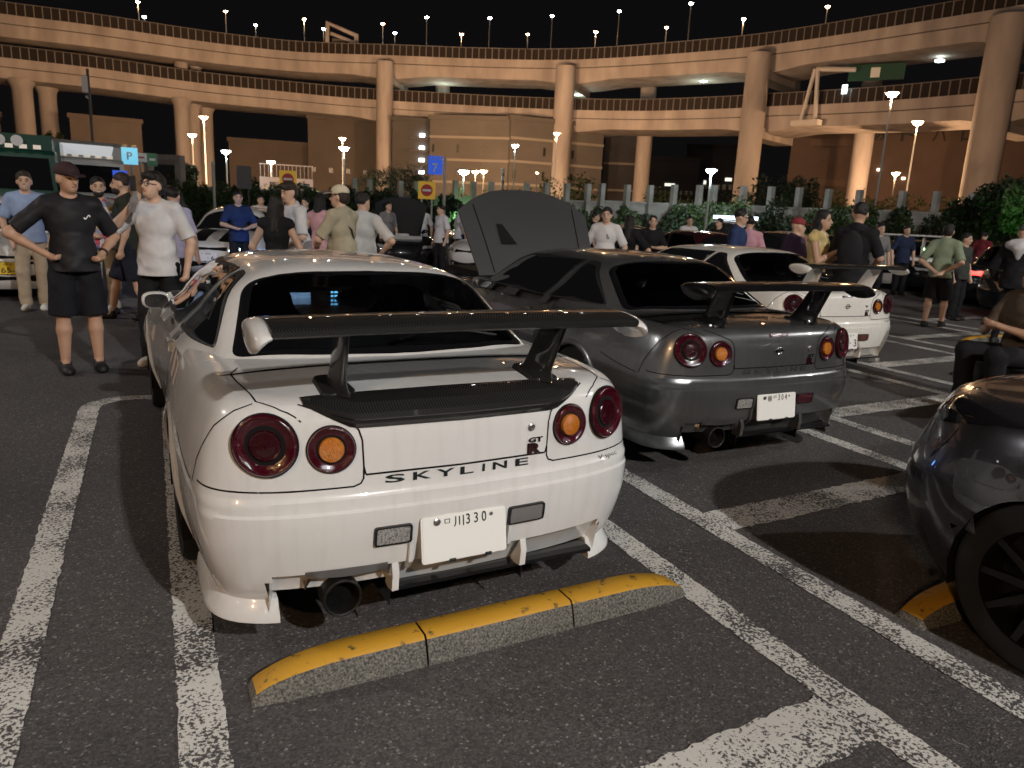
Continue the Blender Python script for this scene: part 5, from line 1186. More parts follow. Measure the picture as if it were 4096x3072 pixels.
# ------------------------------------------------------------------ cars of the meeting in the background
def face_cam(p, off=0): return math.atan2(CAM[1]-p[1], CAM[0]-p[0])-math.pi/2+R(off)
def put(px, py, d=None):
    return gnd(px, py) if d is None else at(px, py, d)
def front_at(p, rz, L_):            # origin is the rear bumper; put the nose at p
    return (p[0]+math.sin(rz)*L_, p[1]-math.cos(rz)*L_, 0)
BW = paint('plain_white_paint', (.72, .71, .69), 0, .3, .05); BK = paint('plain_black_paint', (.010, .010, .012), 0, .25, .2); BR = paint('maroon_paint', (.06, .01, .012), .2, .3, .2); BD = paint('charcoal_paint', (.03, .03, .034), .4, .3, .2)
p = gnd(32, 652); rz = face_cam(p, -4); V = variant(4.2, 1.7, 1.44)
carA, shA = simple_car('white_saloon', 'white car with a yellow number plate at the left picture edge', front_at(p, rz, 4.2), rz, BW, V, pl=([('横浜 480', .02, .055, .22, .035, 0)], [('65-18', .03, -.025, .30, .075, .01), ('の', -.17, -.025, .035, .035, 0)], .44), plbase=PLATEY)
m = MB(); o = round_poly([(-.62, .50), (.62, .50), (.62, .585), (-.62, .585)], .02, 3); shA.patch(o, shA.front, 4, .007).build('black_band', BLACKP, carA, 60)
p = gnd(452, 608); rz = face_cam(p, -16); V = variant(4.8, 1.88, 1.42)
simple_car('striped_coupe', 'white muscle coupe with black bonnet stripes and one bright headlamp', front_at(p, rz, 4.8), rz, BW, V, stripe=((-.42, -.12), (.12, .42)), lit=True, pl=([('300', .0, .058, .1, .03, 0)], [('· 6', .05, -.02, .12, .07, .01)]), rim=RIMD)
p = gnd(880, 590); rz = face_cam(p, 12)
simple_car('black_saloon', 'black car with its bonnet up behind the man in a black shirt', front_at(p, rz, 4.4), rz, BK, variant(4.4, 1.75, 1.38), hood=True)
p = gnd(1000, 600); rz = face_cam(p, -38)
simple_car('white_saloon', 'white car behind the man in white shirt and dark trousers', front_at(p, rz, 4.3), rz, BW, variant(4.3, 1.72, 1.40))
p = put(560, 470, 19); rz = face_cam(p, 8)
simple_car('black_saloon', 'black car behind the man lit blue', front_at(p, rz, 4.4), rz, BK, variant(4.4, 1.75, 1.40))
p = put(720, 470, 20.5); rz = face_cam(p, -5)
simple_car('black_saloon', 'black car behind the woman in pink and the man in a pale cap', front_at(p, rz, 4.4), rz, BD, variant(4.4, 1.75, 1.42))
for px, d, off, pm, lab in ((1275, 20, 35, BK, 'black car behind the raised bonnet, right of it'), (1455, 17.5, 30, BK, 'black car nose-on behind the dark-haired women'), (1400, 24, 15, BD, 'charcoal car in the second row behind the white graphic shirt'), (1680, 16, 40, BR, 'maroon car behind the man in the red cap')):
    p = put(px, 480, d); rz = face_cam(p, off); simple_car('dark_car', lab, front_at(p, rz, 4.4), rz, pm, variant(4.4, 1.75, 1.36), rim=RIMD)
SUV = variant(4.2, 1.72, 1.66)
p = put(1525, 480, 25); simple_car('white_suv', 'white high-roofed car with a pale light bar before the hedge', (p[0], p[1], 0), face_cam(p, 150), BW, SUV, tail_lit=False)
q = at(1530, 469, 26.2); m = MB(); m.box(-.75, .75, -.15, .15, 0, .12); o_ = m.build('light_bar', bulb_mat((.75, .88, 1), 2.0), None, 0); o_.parent = bpy.data.objects['white_suv']; o_.location = (0, 1.9, 1.70)
p = put(1680, 490, 22); simple_car('white_saloon', 'white car with glowing red tail lamps behind the red-capped man', (p[0], p[1], 0), face_cam(p, 170), BW, variant(4.3, 1.72, 1.42), tail_lit=True)
p = gnd(1935, 628); rz = face_cam(p, 165)
rc, shR = simple_car('white_race_car', 'white winged car left of the man with hands behind his back', (p[0], p[1], 0), rz, BW, variant(4.5, 1.85, 1.22), rim=RIMD)
m = MB(); m.box(-.95, .95, -.05, .32, 1.46, 1.50); m.build('wing_blade', BW, rc, 0)
for sg in (-1, 1):
    m = MB(); m.box(sg*.45-.02, sg*.45+.02, .05, .25, .90, 1.46); m.build('wing_upright', BW, rc, 0); m = MB(); m.box(sg*.95-.02, sg*.95+.02, -.1, .36, 1.36, 1.60); m.build('wing_end_plate', BW, rc, 0)
o = round_poly([(-.70, .42), (.70, .42), (.66, .56), (-.66, .56)], .03, 3); shR.patch(o, shR.rear, 4, .006).build('rear_mesh', MATTE, rc, 60)
p = gnd(2150, 690); simple_car('black_coupe', 'black car parked behind the person in the hooded jacket', (p[0], p[1], 0), face_cam(p, 128), BD, variant(4.5, 1.8, 1.30), rim=RIMS)
p = put(2190, 505, 19); simple_car('red_tailed_car', 'dark car with a red tail lamp at the right picture edge', (p[0], p[1], 0), face_cam(p, 175), BK, variant(4.4, 1.75, 1.40), tail_lit=True)
p = put(2060, 505, 22); rz = face_cam(p, 20); simple_car('dark_car', 'dark car behind the winged white car, before the hedge', front_at(p, rz, 4.4), rz, BK, variant(4.4, 1.75, 1.36))

# ------------------------------------------------------------------ people: smooth continuous bodies from blended limbs
def sdf_mesh(prims, res, k=.02, wob=0.0, cuts=()):
    """prims: ('c', a, b, ra, rb[, flat_end]) tapered limbs, ('e', centre, radii[, yaw]) ellipsoids; returns verts, quads of the blended skin"""
    pts = []; pad = .05
    for p in prims:
        if p[0] == 'c':
            r_ = max(p[3], p[4]); pts += [np.array(p[1])-r_, np.array(p[1])+r_, np.array(p[2])-r_, np.array(p[2])+r_]
        else: r_ = max(p[2]); pts += [np.array(p[1])-r_, np.array(p[1])+r_]
    lo = np.min(pts, 0)-pad; hi = np.max(pts, 0)+pad; n = np.ceil((hi-lo)/res).astype(int)+1
    D = np.full(n, .5, np.float32); ax = [lo[i]+res*np.arange(n[i]) for i in range(3)]
    for p in prims:
        if p[0] == 'c':
            a, b = np.array(p[1], float), np.array(p[2], float); ra, rb = p[3], p[4]; r_ = max(ra, rb)+.06; l_ = np.minimum(a, b)-r_; h_ = np.maximum(a, b)+r_
        else: c, rad = np.array(p[1], float), np.array(p[2], float); l_ = c-rad-.06; h_ = c+rad+.06
        i0 = np.clip(((l_-lo)/res).astype(int), 0, n-1); i1 = np.clip(((h_-lo)/res).astype(int)+2, 1, n)
        X, Y, Z = np.meshgrid(ax[0][i0[0]:i1[0]], ax[1][i0[1]:i1[1]], ax[2][i0[2]:i1[2]], indexing='ij')
        if p[0] == 'c':
            ab = b-a; L2 = max(ab@ab, 1e-9); t = ((X-a[0])*ab[0]+(Y-a[1])*ab[1]+(Z-a[2])*ab[2])/L2; tc = np.clip(t, 0, 1)
            d = np.sqrt((X-a[0]-tc*ab[0])**2+(Y-a[1]-tc*ab[1])**2+(Z-a[2]-tc*ab[2])**2)-(ra+(rb-ra)*tc)
            if len(p) > 5 and p[5]: d = np.maximum(d, (t-1)*math.sqrt(L2))
        else:
            x, y, z = X-c[0], Y-c[1], Z-c[2]
            if len(p) > 3: cs, sn = math.cos(p[3]), math.sin(p[3]); x, y = x*cs+y*sn, -x*sn+y*cs
            q = np.sqrt((x/rad[0])**2+(y/rad[1])**2+(z/rad[2])**2); d = (q-1)*min(rad)*.5+(q-1)*(np.mean(rad))*.5
        S = D[i0[0]:i1[0], i0[1]:i1[1], i0[2]:i1[2]]; h = np.clip(.5+.5*(S-d)/k, 0, 1); S[...] = S*(1-h)+d*h-k*h*(1-h)
    X, Y, Z = np.meshgrid(*ax, indexing='ij')
    if wob: D = D+wob*(np.sin(X*23+Z*31+1.3*np.sin(Y*17))+.7*np.sin(Z*47-X*19+Y*29))*(.5+.5*np.sin(Z*9))
    for (c, nrm) in cuts: D = np.maximum(D, (X-c[0])*nrm[0]+(Y-c[1])*nrm[1]+(Z-c[2])*nrm[2])
    D[0], D[-1], D[:, 0], D[:, -1], D[:, :, 0], D[:, :, -1] = (.1,)*6
    ins = D < 0; c8 = [ins[i:n[0]-1+i, j:n[1]-1+j, q:n[2]-1+q] for i in (0, 1) for j in (0, 1) for q in (0, 1)]
    sm = sum(c.astype(np.int8) for c in c8); idx = np.argwhere((sm > 0) & (sm < 8)); vid = np.full(sm.shape, -1, np.int64); vid[tuple(idx.T)] = np.arange(len(idx))
    P = np.zeros((len(idx), 3)); C = np.zeros(len(idx)); I, J, K = idx.T
    cor = [(i, j, q) for i in (0, 1) for j in (0, 1) for q in (0, 1)]
    for u in cor:
        for w in range(3):
            if u[w]: continue
            e = list(u); e[w] = 1; d0, d1 = D[I+u[0], J+u[1], K+u[2]], D[I+e[0], J+e[1], K+e[2]]; m = (d0 < 0) != (d1 < 0)
            t = np.where(m, d0/np.where(m, d0-d1, 1), 0); q = np.stack([I+u[0]+(t if w == 0 else 0), J+u[1]+(t if w == 1 else 0), K+u[2]+(t if w == 2 else 0)], 1); P += q*m[:, None]; C += m
    V = lo+res*P/C[:, None]; F = []
    for w in range(3):
        a1, a2 = [(1, 2), (2, 0), (0, 1)][w]; s0 = [slice(None)]*3; s1 = [slice(None)]*3; s0[w] = slice(0, -1); s1[w] = slice(1, None)
        A, B = ins[tuple(s0)], ins[tuple(s1)]; e = np.argwhere(A != B)
        o = np.zeros((len(e), 4), np.int64); ok = (e[:, a1] > 0) & (e[:, a2] > 0) & (e[:, a1] < n[a1]-1) & (e[:, a2] < n[a2]-1); e = e[ok]; o = o[ok]
        for q, (u1, u2) in enumerate(((-1, -1), (0, -1), (0, 0), (-1, 0))):
            g = e.copy(); g[:, a1] += u1; g[:, a2] += u2; o[:, q] = vid[tuple(g.T)]
        fl_ = A[tuple(e.T)]; o[~fl_] = o[~fl_][:, ::-1]; F.append(o)
    return V, np.concatenate(F)
def blob(name, prims, res, m, parent, k=.02, wob=0.0, cuts=(), extra=None):
    V, F = sdf_mesh(prims, res, k, wob, cuts); v = V.tolist(); f = [tuple(q) for q in F.tolist()]; mats = m; fm = None
    if extra:
        mats = [m]+[e[1] for e in extra]; fm = [0]*len(f)
        for i, (mb, _) in enumerate(extra): n0 = len(v); v += mb.v; f += [tuple(a+n0 for a in q) for q in mb.f]; fm += [i+1]*len(mb.f)
    return part(name, v, f, mats, parent, 180, 0, fm)
SKIN = [mat('skin_%d' % i, c, .5) for i, c in enumerate(((.50, .30, .20), (.58, .37, .26), (.38, .22, .14), (.50, .32, .22)))]
for s_ in SKIN: bsdf(s_).inputs['Subsurface Weight'].default_value = .0
HAIRB = mat('black_hair', (.010, .008, .007), .45); HAIRD = mat('dark_brown_hair', (.028, .016, .010), .5)
for _h in (HAIRB, HAIRD):
    N, L = nodes(_h); tc = N.new('ShaderNodeTexCoord'); nz = N.new('ShaderNodeTexNoise'); nz.inputs['Scale'].default_value = 70; bp = N.new('ShaderNodeBump'); bp.inputs['Strength'].default_value = .9; bp.inputs['Distance'].default_value = .02; L.new(tc.outputs['Object'], nz.inputs['Vector']); L.new(nz.outputs['Fac'], bp.inputs['Height']); L.new(bp.outputs['Normal'], bsdf(_h).inputs['Normal'])
EYE = mat('eye_dark', (.02, .014, .010), .3); LIP = mat('lip', (.33, .12, .10), .5); BROW = mat('brow_hair', (.02, .014, .012), .8); TEETH = mat('teeth', (.7, .68, .62), .4)
CL = {}
def cloth(name, c, rough=.85, pat=None):
    if name in CL: return CL[name]
    m = mat('cloth_'+name, c, rough, spec=.25); noise_mix(m, tuple(x*.82 for x in c), c, 9, 5, .3, .7)
    N, L = nodes(m); tc = N.new('ShaderNodeTexCoord'); nz = N.new('ShaderNodeTexNoise'); nz.inputs['Scale'].default_value = 6.5; nz.inputs['Detail'].default_value = 1.5; nz.inputs['Distortion'].default_value = .5; bp = N.new('ShaderNodeBump'); bp.inputs['Strength'].default_value = .5; bp.inputs['Distance'].default_value = .035
    L.new(tc.outputs['Object'], nz.inputs['Vector']); L.new(nz.outputs['Fac'], bp.inputs['Height']); L.new(bp.outputs['Normal'], bsdf(m).inputs['Normal'])
    if pat:
        N, L = nodes(m); tc = N.new('ShaderNodeTexCoord'); v = N.new('ShaderNodeTexVoronoi'); v.inputs['Scale'].default_value = pat[0]; L.new(tc.outputs['Object'], v.inputs['Vector'])
        cr = N.new('ShaderNodeValToRGB'); cr.color_ramp.interpolation = 'CONSTANT'; e = cr.color_ramp.elements; e[0].color = (*pat[1][0], 1); e[1].position = 1/len(pat[1]); e[1].color = (*pat[1][1], 1)
        for i, q in enumerate(pat[1][2:]): x = e.new((i+2)/len(pat[1])); x.color = (*q, 1)
        s = N.new('ShaderNodeSeparateColor'); L.new(v.outputs['Color'], s.inputs['Color']); L.new(s.outputs['Red'], cr.inputs['Fac']); L.new(cr.outputs['Color'], bsdf(m).inputs['Base Color'])
    CL[name] = m; return m
V3 = lambda *a: np.array(a, float)
def ext(a, b, t): return a+(b-a)*t
def hand(wr, el, res, curl=.5, side=1, dirn=None):
    """palm, four unequal bent fingers and a thumb from the palm's side"""
    d = (wr-el)/np.linalg.norm(wr-el) if dirn is None else np.array(dirn)/np.linalg.norm(dirn)
    up = V3(0, 0, 1) if abs(d[2]) < .8 else V3(0, 1, 0); s = np.cross(d, up); s /= np.linalg.norm(s); nrm = np.cross(s, d)
    if abs(d[2]) >= .8: s, nrm = nrm, s     # hanging hand: palm faces the thigh
    pr = [('c', wr-d*.01, wr+d*.075, .024, .030)]; base = wr+d*.08
    for i, (o, L_) in enumerate(((-.027, .062), (-.009, .072), (.009, .068), (.027, .052))):
        a = base+s*o; b = a+d*L_*.55*(1-.3*curl)+nrm*side*L_*.35*curl; c = b+d*L_*.5*(1-1.3*curl)+nrm*side*L_*.5*curl
        pr += [('c', a, b, .0095, .009), ('c', b, c, .009, .0075)]
    t0 = wr+d*.03-s*.025; t1 = t0-s*.022+d*.035+nrm*side*.012; pr += [('c', t0, t1, .012, .010), ('c', t1, t1+d*.028+nrm*side*.014, .010, .008)]
    return pr
def person(label, loc, rz, H=1.72, skin=0, res=.016, top=None, top_m=None, sleeve=.55, bottom='trousers', bot_m=None, shoe_m=None, hair='short', hair_m=None, la=None, ra=None, legs=None, head=(0, 0), lean=0.0, twist=0, hem=.47, fat=1.0, beard=False, smile=False, glasses=False, cap=None, bag=None, open_hand=.45, skirt=False, socks=None, floor_z=0.0, female=False):
    """one continuous body with its clothes, shoes and hair as parts. arm: (elbow, wrist) in metres from the person's base, x to the right, y forward"""
    root = thing('person', label, 'person', (loc[0], loc[1], floor_z), rz); s = H/1.75
    LZ = lambda z: V3(0, lean*max(0, z-.95), 0)
    hipz, kz, az = .92*s, .50*s, .085*s
    lg = legs or [(-.10, 0), (.11, .03)]
    legp = []
    for sg, L_ in zip((-1, 1), lg):
        if len(L_) == 2: hip = V3(sg*.088*s, 0, hipz); ank = V3(L_[0], L_[1], az); kn = ext(hip, ank, .5)+V3(sg*.01, .025, 0)
        else: hip, kn, ank = [V3(*q) for q in L_]
        legp.append((hip, kn, ank))
    shz = 1.415*s; sw = (.150 if female else .172)*s*(fat*.5+.5); neck = V3(0, .0, 1.49*s)+LZ(1.49*s); hd = V3(0, .035, 1.635*s)+LZ(1.63*s)
    pel = (legp[0][0]+legp[1][0])/2+V3(0, 0, .03); dz = pel[2]-.95*s
    def B(p): return p+V3(pel[0], pel[1], dz) if legs and len(lg[0]) == 3 else p
    neck, hd = B(neck), B(hd); arms = []
    for sg, A_ in ((-1, la), (1, ra)):
        sh_ = B(V3(sg*sw, -.005, shz)+LZ(shz)); A_ = A_ or ((sg*.275, -.03, 1.13), (sg*.27, .05, .88)); el, wr = V3(*A_[0])*V3(1, 1, s), V3(*A_[1])*V3(1, 1, s); arms.append((sh_, B(el), B(wr)))
    chest, waist = B(V3(0, .01, 1.30*s)+LZ(1.3*s)), B(V3(0, .01, 1.06*s)+LZ(1.06*s)); fx_ = .5+.5*fat
    torso = lambda g: [('e', chest, ((.168+g)*fx_*s*(.92 if female else 1), (.112+g)*fat*s, .20*s+g)), ('e', waist, ((.142+g)*fx_*s*(.9 if female else 1), (.105+g)*fat*s, .20*s+g)), ('e', pel, ((.158+g)*s*fx_, (.112+g)*s, .15*s+g)),
                       ('c', arms[0][0], arms[1][0], .056+g, .056+g), ('c', arms[0][0], neck-V3(0, .01, .01), .045+g, .050+g), ('c', arms[1][0], neck-V3(0, .01, .01), .045+g, .050+g), ('c', ext(neck, chest, .2), chest, .075+g, .11+g)]
    body = torso(0)+[('c', ext(neck, chest, .15), hd-V3(0, .02, .05), .056, .052)]
    for sh_, el, wr in arms: body += [('c', sh_, el, .052, .040), ('c', el, ext(el, wr, .35), .041, .040), ('c', ext(el, wr, .35), wr, .040, .026)]
    for i, (sh_, el, wr) in enumerate(arms): body += hand(wr, el, res, open_hand, 1)
    for hip, kn, ank in legp: body += [('c', hip, kn, .082*fx_, .055), ('c', kn, ext(kn, ank, .3), .054, .058), ('c', ext(kn, ank, .3), ank, .058, .036), ('c', ank, ank+V3(0, .05, -.03), .036, .03)]
    # head: skull, face, jaw, nose, ears; turned by head[0], nodded by head[1]
    ya, pa = head; Mh = Matrix.Rotation(ya, 3, 'Z') @ Matrix.Rotation(pa, 3, 'X'); hp = lambda x, y, z: np.array(Mh @ Vector((x*s, y*s, z*s)))+hd
    body += [('e', hp(0, -.012, .025), (.076*s, .094*s, .098*s), ya), ('e', hp(0, .022, -.045), (.060*s, .068*s, .075*s), ya), ('c', hp(0, .055, -.082), hp(0, .045, -.085), .030*s, .034*s), ('c', hp(0, .088, .005), hp(0, .106, -.028), .010*s, .015*s),
             ('e', hp(-.080, -.005, -.012), (.012*s, .022*s, .032*s), ya), ('e', hp(.080, -.005, -.012), (.012*s, .022*s, .032*s), ya)]
    def dots(specs):
        b = MB()
        for c, rx, ry, rz_ in specs:
            v = []; n1, n2 = 5, 8
            for i in range(n1):
                a = math.pi*i/(n1-1)
                for j in range(n2): t = 2*math.pi*j/n2; v.append(tuple(c+np.array(Mh @ Vector((rx*math.sin(a)*math.cos(t), ry*math.sin(a)*math.sin(t), rz_*math.cos(a))))))
            b.add(v, [(i*n2+j, i*n2+(j+1) % n2, (i+1)*n2+(j+1) % n2, (i+1)*n2+j) for i in range(n1-1) for j in range(n2)])
        return b
    extra = [(dots([(hp(sg*.032, .082, .004), .015, .010, .006) for sg in (-1, 1)]), EYE), (dots([(hp(sg*.034, .087, .028), .021, .008, .005) for sg in (-1, 1)]), BROW), (dots([(hp(0, .086, -.062), .026, .010, .007)]), LIP)]
    if smile: extra.append((dots([(hp(0, .091, -.060), .022, .008, .006)]), TEETH))
    if res < .03: bo = blob('body', body, res, SKIN[skin], root, .022, extra=extra)
    g = .018
    # top
    if top:
        pr = torso(g)[:]; hz = hem*H+(dz if legs and len(lg[0]) == 3 else 0)
        if top != 'tank':
            for sh_, el, wr in arms:
                e = ext(sh_, el, min(1, sleeve/.6)) if sleeve <= .6 else el; pr.append(('c', sh_, e, .062+g*.4, .060+g*.5, sleeve <= .6))
                if sleeve > .6: pr += [('c', el, ext(el, wr, .93), .058, .042, True)]
        if not female: pr.append(('c', pel+V3(0, 0, .12*s), V3(pel[0], pel[1], hz-.05), .165*fx_*s, .192*fx_*s))
        o = blob('top', pr, res, top_m, root, .03, .008 if res < .012 else .006, [((0, 0, hz), (0, 0, -1)), ((neck[0], neck[1]+.03, neck[2]+.012), (0, .5, .87))])
    # bottom
    kb = bottom; pr = [('e', pel, (.168*s*fx_, .125*s*fat, .15*s))]; cu = []
    if kb:
        for hip, kn, ank in legp:
            if kb == 'trousers': pr += [('c', hip, kn, .100*fx_, .080), ('c', kn, ank+V3(0, -.005, -.02), .080, .072, True)]
            elif kb == 'shorts': pr += [('c', hip, ext(hip, kn, 1.02), .105*fx_, .112, True)]
            elif kb == 'slim': pr += [('c', hip, kn, .088, .062), ('c', kn, ank, .062, .048, True)]
        if skirt: pr += [('c', pel, V3(pel[0], pel[1], .3), .16, .20)]; cu = [((0, 0, .45), (0, 0, -1))]
        wz = pel[2]+.11*s; blob('trousers' if kb != 'shorts' else 'shorts', pr, res, bot_m, root, .03, .004, cu+[((0, 0, wz), (0, 0, 1))])
    for hip, kn, ank in legp:
        a = ank; yaw_ = math.atan2(-(0), 1); z0 = a[2]-az
        if socks: blob('sock', [('c', a+V3(0, 0, .05), a+V3(0, .03, -.03), .047, .045)], res, socks, root)
        blob('shoe', [('e', (a[0], a[1]+.055, z0+.035), (.048, .115, .05)), ('e', (a[0]+.0, a[1]+.13, z0+.03), (.05, .065, .042)), ('c', (a[0], a[1]-.005, z0+.09), (a[0], a[1], z0+.03), .046, .045)], min(res, .012), shoe_m or SHOEB, root, .03, 0, [((0, 0, z0+.002), (0, 0, -1)), ((0, 0, z0+.105), (0, 0, 1))])
    # hair and hats
    hm = hair_m or HAIRB
    if hair != 'bald':
        pr = [('e', hp(0, -.022, .045), (.086*s, .099*s, .094*s), ya)]; fr = hp(0, .052, .035); nf = np.array(Mh @ Vector((0, .75, -.66)))
        if hair == 'long': pr += [('c', hp(0, -.07, .03), hp(0, -.10, -.30), .080*s, .075*s), ('c', hp(-.05, -.05, 0), hp(-.075, -.06, -.26), .05*s, .045*s), ('c', hp(.05, -.05, 0), hp(.075, -.06, -.26), .05*s, .045*s), ('c', hp(0, -.10, -.30), hp(0, -.10, -.42), .075*s, .04*s)]; nf = np.array(Mh @ Vector((0, .96, -.28)))
        if hair == 'bob': pr += [('c', hp(0, -.05, .0), hp(0, -.06, -.14), .085*s, .085*s), ('c', hp(-.07, -.02, .0), hp(-.075, -.02, -.12), .03, .028), ('c', hp(.07, -.02, .0), hp(.075, -.02, -.12), .03, .028)]; nf = np.array(Mh @ Vector((0, .96, -.28)))
        if hair == 'mop': pr += [('e', hp(0, .045, .085), (.074*s, .052*s, .038*s), ya), ('e', hp(-.04, .062, .065), (.035*s, .03*s, .03*s), ya), ('e', hp(0, -.05, -.01), (.084*s, .07*s, .08*s), ya)]; nf = np.array(Mh @ Vector((0, .85, -.53))); fr = hp(0, .075, .035)
        if not cap: blob('hair', pr, max(.009, res*.7), hm, root, .02, .005, [(fr, nf)])
        elif hair in ('long', 'bob', 'mop'): blob('hair', pr, max(.010, res*.7), hm, root, .02, .0025, [(fr, nf), (hp(0, 0, .06), np.array(Mh @ Vector((0, 0, 1))))])
    if cap:
        cm, back = cap; o = blob('cap_crown', [('e', hp(0, -.012, .050), (.090*s, .108*s, .088*s), ya)], max(.008, res*.6), cm, root, .02, 0, [(hp(0, 0, .030), np.array(Mh @ Vector((0, -.12, -1))))])
        b = MB(); n1 = 12; v = []
        sgn = -1 if back else 1
        for t_ in (0, 1):
            for j in range(n1+1):
                a = math.pi*j/n1; r0, r1 = .085, .095; v.append(tuple(hp(-.082*math.cos(a), sgn*(.055+.02+(.105*math.sin(a)**.8 if t_ else .02*math.sin(a))), .040-.018*t_*math.sin(a)+.0)))
        m0 = n1+1; v += [tuple(np.array(q)+V3(0, 0, .006)) for q in v]
        b.add(v, [(j, j+1, m0+j+1, m0+j) for j in range(n1)]+[(2*m0+j, 3*m0+j, 3*m0+j+1, 2*m0+j+1) for j in range(n1)]+[(m0+j, m0+j+1, 3*m0+j+1, 3*m0+j) for j in range(n1)]); b.build('cap_brim', cm, o, 40)
    if beard: blob('beard', [('e', hp(0, .035, -.078), (.062*s, .062*s, .052*s), ya)], max(.009, res*.6), BROW, root, .02, .002, [(hp(0, .05, -.045), np.array(Mh @ Vector((0, .3, .95))))])
    if glasses:
        b = MB()
        for sg in (-1, 1):
            b.tube([tuple(hp(sg*.034+.024*math.cos(t), .098, .003+.020*math.sin(t))) for t in np.linspace(0, 2*math.pi, 13)], .003, 4); b.tube([tuple(hp(sg*.058, .097, .006)), tuple(hp(sg*.080, .0, .006))], .003, 4)
        b.tube([tuple(hp(-.01, .1, .008)), tuple(hp(.01, .1, .008))], .003, 4); b.build('glasses', BLACK, root, 60)
    if bag == 'strap':
        b = MB(); b.tube([tuple(B(V3(-sw*.75, .02, 1.47*s))), tuple(B(V3(-.02, -.135*fat, 1.28*s))), tuple(B(V3(.16, -.10, 1.02*s)))], .016, 6, flat=.5); b.build('bag_strap', BLACK, root, 50)
    if bag == 'pack':
        blob('backpack', [('e', B(V3(0, -.19, 1.22*s)), (.15, .09, .24))], res, cloth('pack', (.015, .015, .017)), root); b = MB()
        for sg in (-1, 1): b.tube([tuple(B(V3(sg*.09, -.12, 1.44*s))), tuple(B(V3(sg*.10, .02, 1.52*s))), tuple(B(V3(sg*.12, .135, 1.3*s))), tuple(B(V3(sg*.14, -.05, 1.05*s)))], .018, 6, flat=.5)
        b.build('pack_straps', cloth('pack', (.015, .015, .017)), root, 50)
    root['arms'] = 0; del root['arms']
    return root, dict(head=hp, arms=arms, B=B, s=s)
SHOEW = mat('white_trainer', (.70, .69, .66), .6); SHOEB = mat('black_trainer', (.012, .012, .013), .6)
def facing_to(p, ang):
    """heading so that ang=0 looks at the photographer, positive turns to the person's left"""
    return math.atan2(CAM[1]-p[1], CAM[0]-p[0])-math.pi/2+R(ang)
BLK = cloth('black', (.012, .012, .014)); NAVY = cloth('navy', (.02, .03, .07)); WHT = cloth('white', (.66, .65, .66)); KHA = cloth('khaki', (.50, .41, .30)); CRM = cloth('cream', (.58, .54, .45)); DKP = cloth('dark_trousers', (.010, .010, .012))
def at_feet(px, py): q = gnd(px, py); return q
def by_head(px, py, H, d=None):
    """place a person whose head top shows at px,py: distance from height"""
    if d is None:
        lo_, hi_ = 3, 70
        return at(px, py, d)
    return at(px, py, d)

# nearest man, black shirt and shorts, hands on hips
p = gnd(180, 800)
pn, info = person('man in black shirt, shorts and dark cap with hands on his hips', p, facing_to(p, 8), 1.77, 0, .0105, 'tee', BLK2 if False else cloth('black_sport', (.018, .018, .021), .6), .5, 'shorts', cloth('black_shorts', (.010, .011, .015)), SHOEB, 'short', None, la=((-.345, -.09, 1.16), (-.205, .09, 1.02)), ra=((.45, -.03, 1.18), (.225, .10, 1.03)), legs=[(-.13, .02), (.13, .02)], head=(R(24), R(-3)), fat=1.06, hem=.50, cap=(mat('dark_maroon_cap', (.03, .010, .012), .8), False), open_hand=.8)
b = MB(); w0, w1 = info['arms'][0][2], info['arms'][0][1]; b.lathe([(.034, -.012), (.038, -.006), (.038, .006), (.034, .012)], (0, 0, 0), 'z', 14); wt = b.build('wrist_watch', BLACK, pn, 50); d_ = Vector(w1-w0).normalized(); wt.location = tuple(ext(w0, w1, .12)); wt.rotation_euler = d_.to_track_quat('Z', 'Y').to_euler()
b = MB(); v, f = fit_text('〜', .055, .03, .02); b.add([(-.10+q[0], .178+0*q[1], 1.345+q[1]-q[0]*.4) for q in v], f); b.build('chest_emblem', mat('emblem_white', (.75, .75, .75), .6), pn, 0)
# man drinking from a bottle
p = gnd(356, 782)
pn, info = person('man in white T-shirt and black trousers drinking from a plastic bottle', p, facing_to(p, -24), 1.75, 1, .0105, 'tee', WHT, .52, 'trousers', DKP, SHOEW, 'mop', HAIRB, la=((-.30, -.02, 1.14), (-.275, .04, .90)), ra=((.37, .12, 1.20), (.12, .19, 1.46)), legs=[(-.11, .0), (.09, .10)], head=(R(-22), R(8)), fat=.98, hem=.475, glasses=True, open_hand=.75)
q = info['arms'][1][2]; b = MB(); b.lathe([(0, 0), (.030, 0), (.032, .02), (.029, .05), (.033, .09), (.032, .14), (.014, .175), (.013, .20), (0, .20)], (0, 0, 0), 'z', 16)
BOT = mat('clear_plastic_bottle', (.62, .62, .64), .12, 0, 1.0); BOT.node_tree.nodes['Principled BSDF'].inputs['Transmission Weight'].default_value = .6
o = b.build('plastic_bottle', BOT, None, 50); tag(o, 'clear plastic bottle held to the mouth of the man in white', 'bottle'); M0 = Matrix.Translation(p) @ Matrix.Rotation(facing_to(p, -24), 4, 'Z'); o.location = M0 @ Vector((q[0]-.03, q[1]+.075, q[2]-.05)); o.rotation_euler = (R(-25), R(-28), facing_to(p, -24))
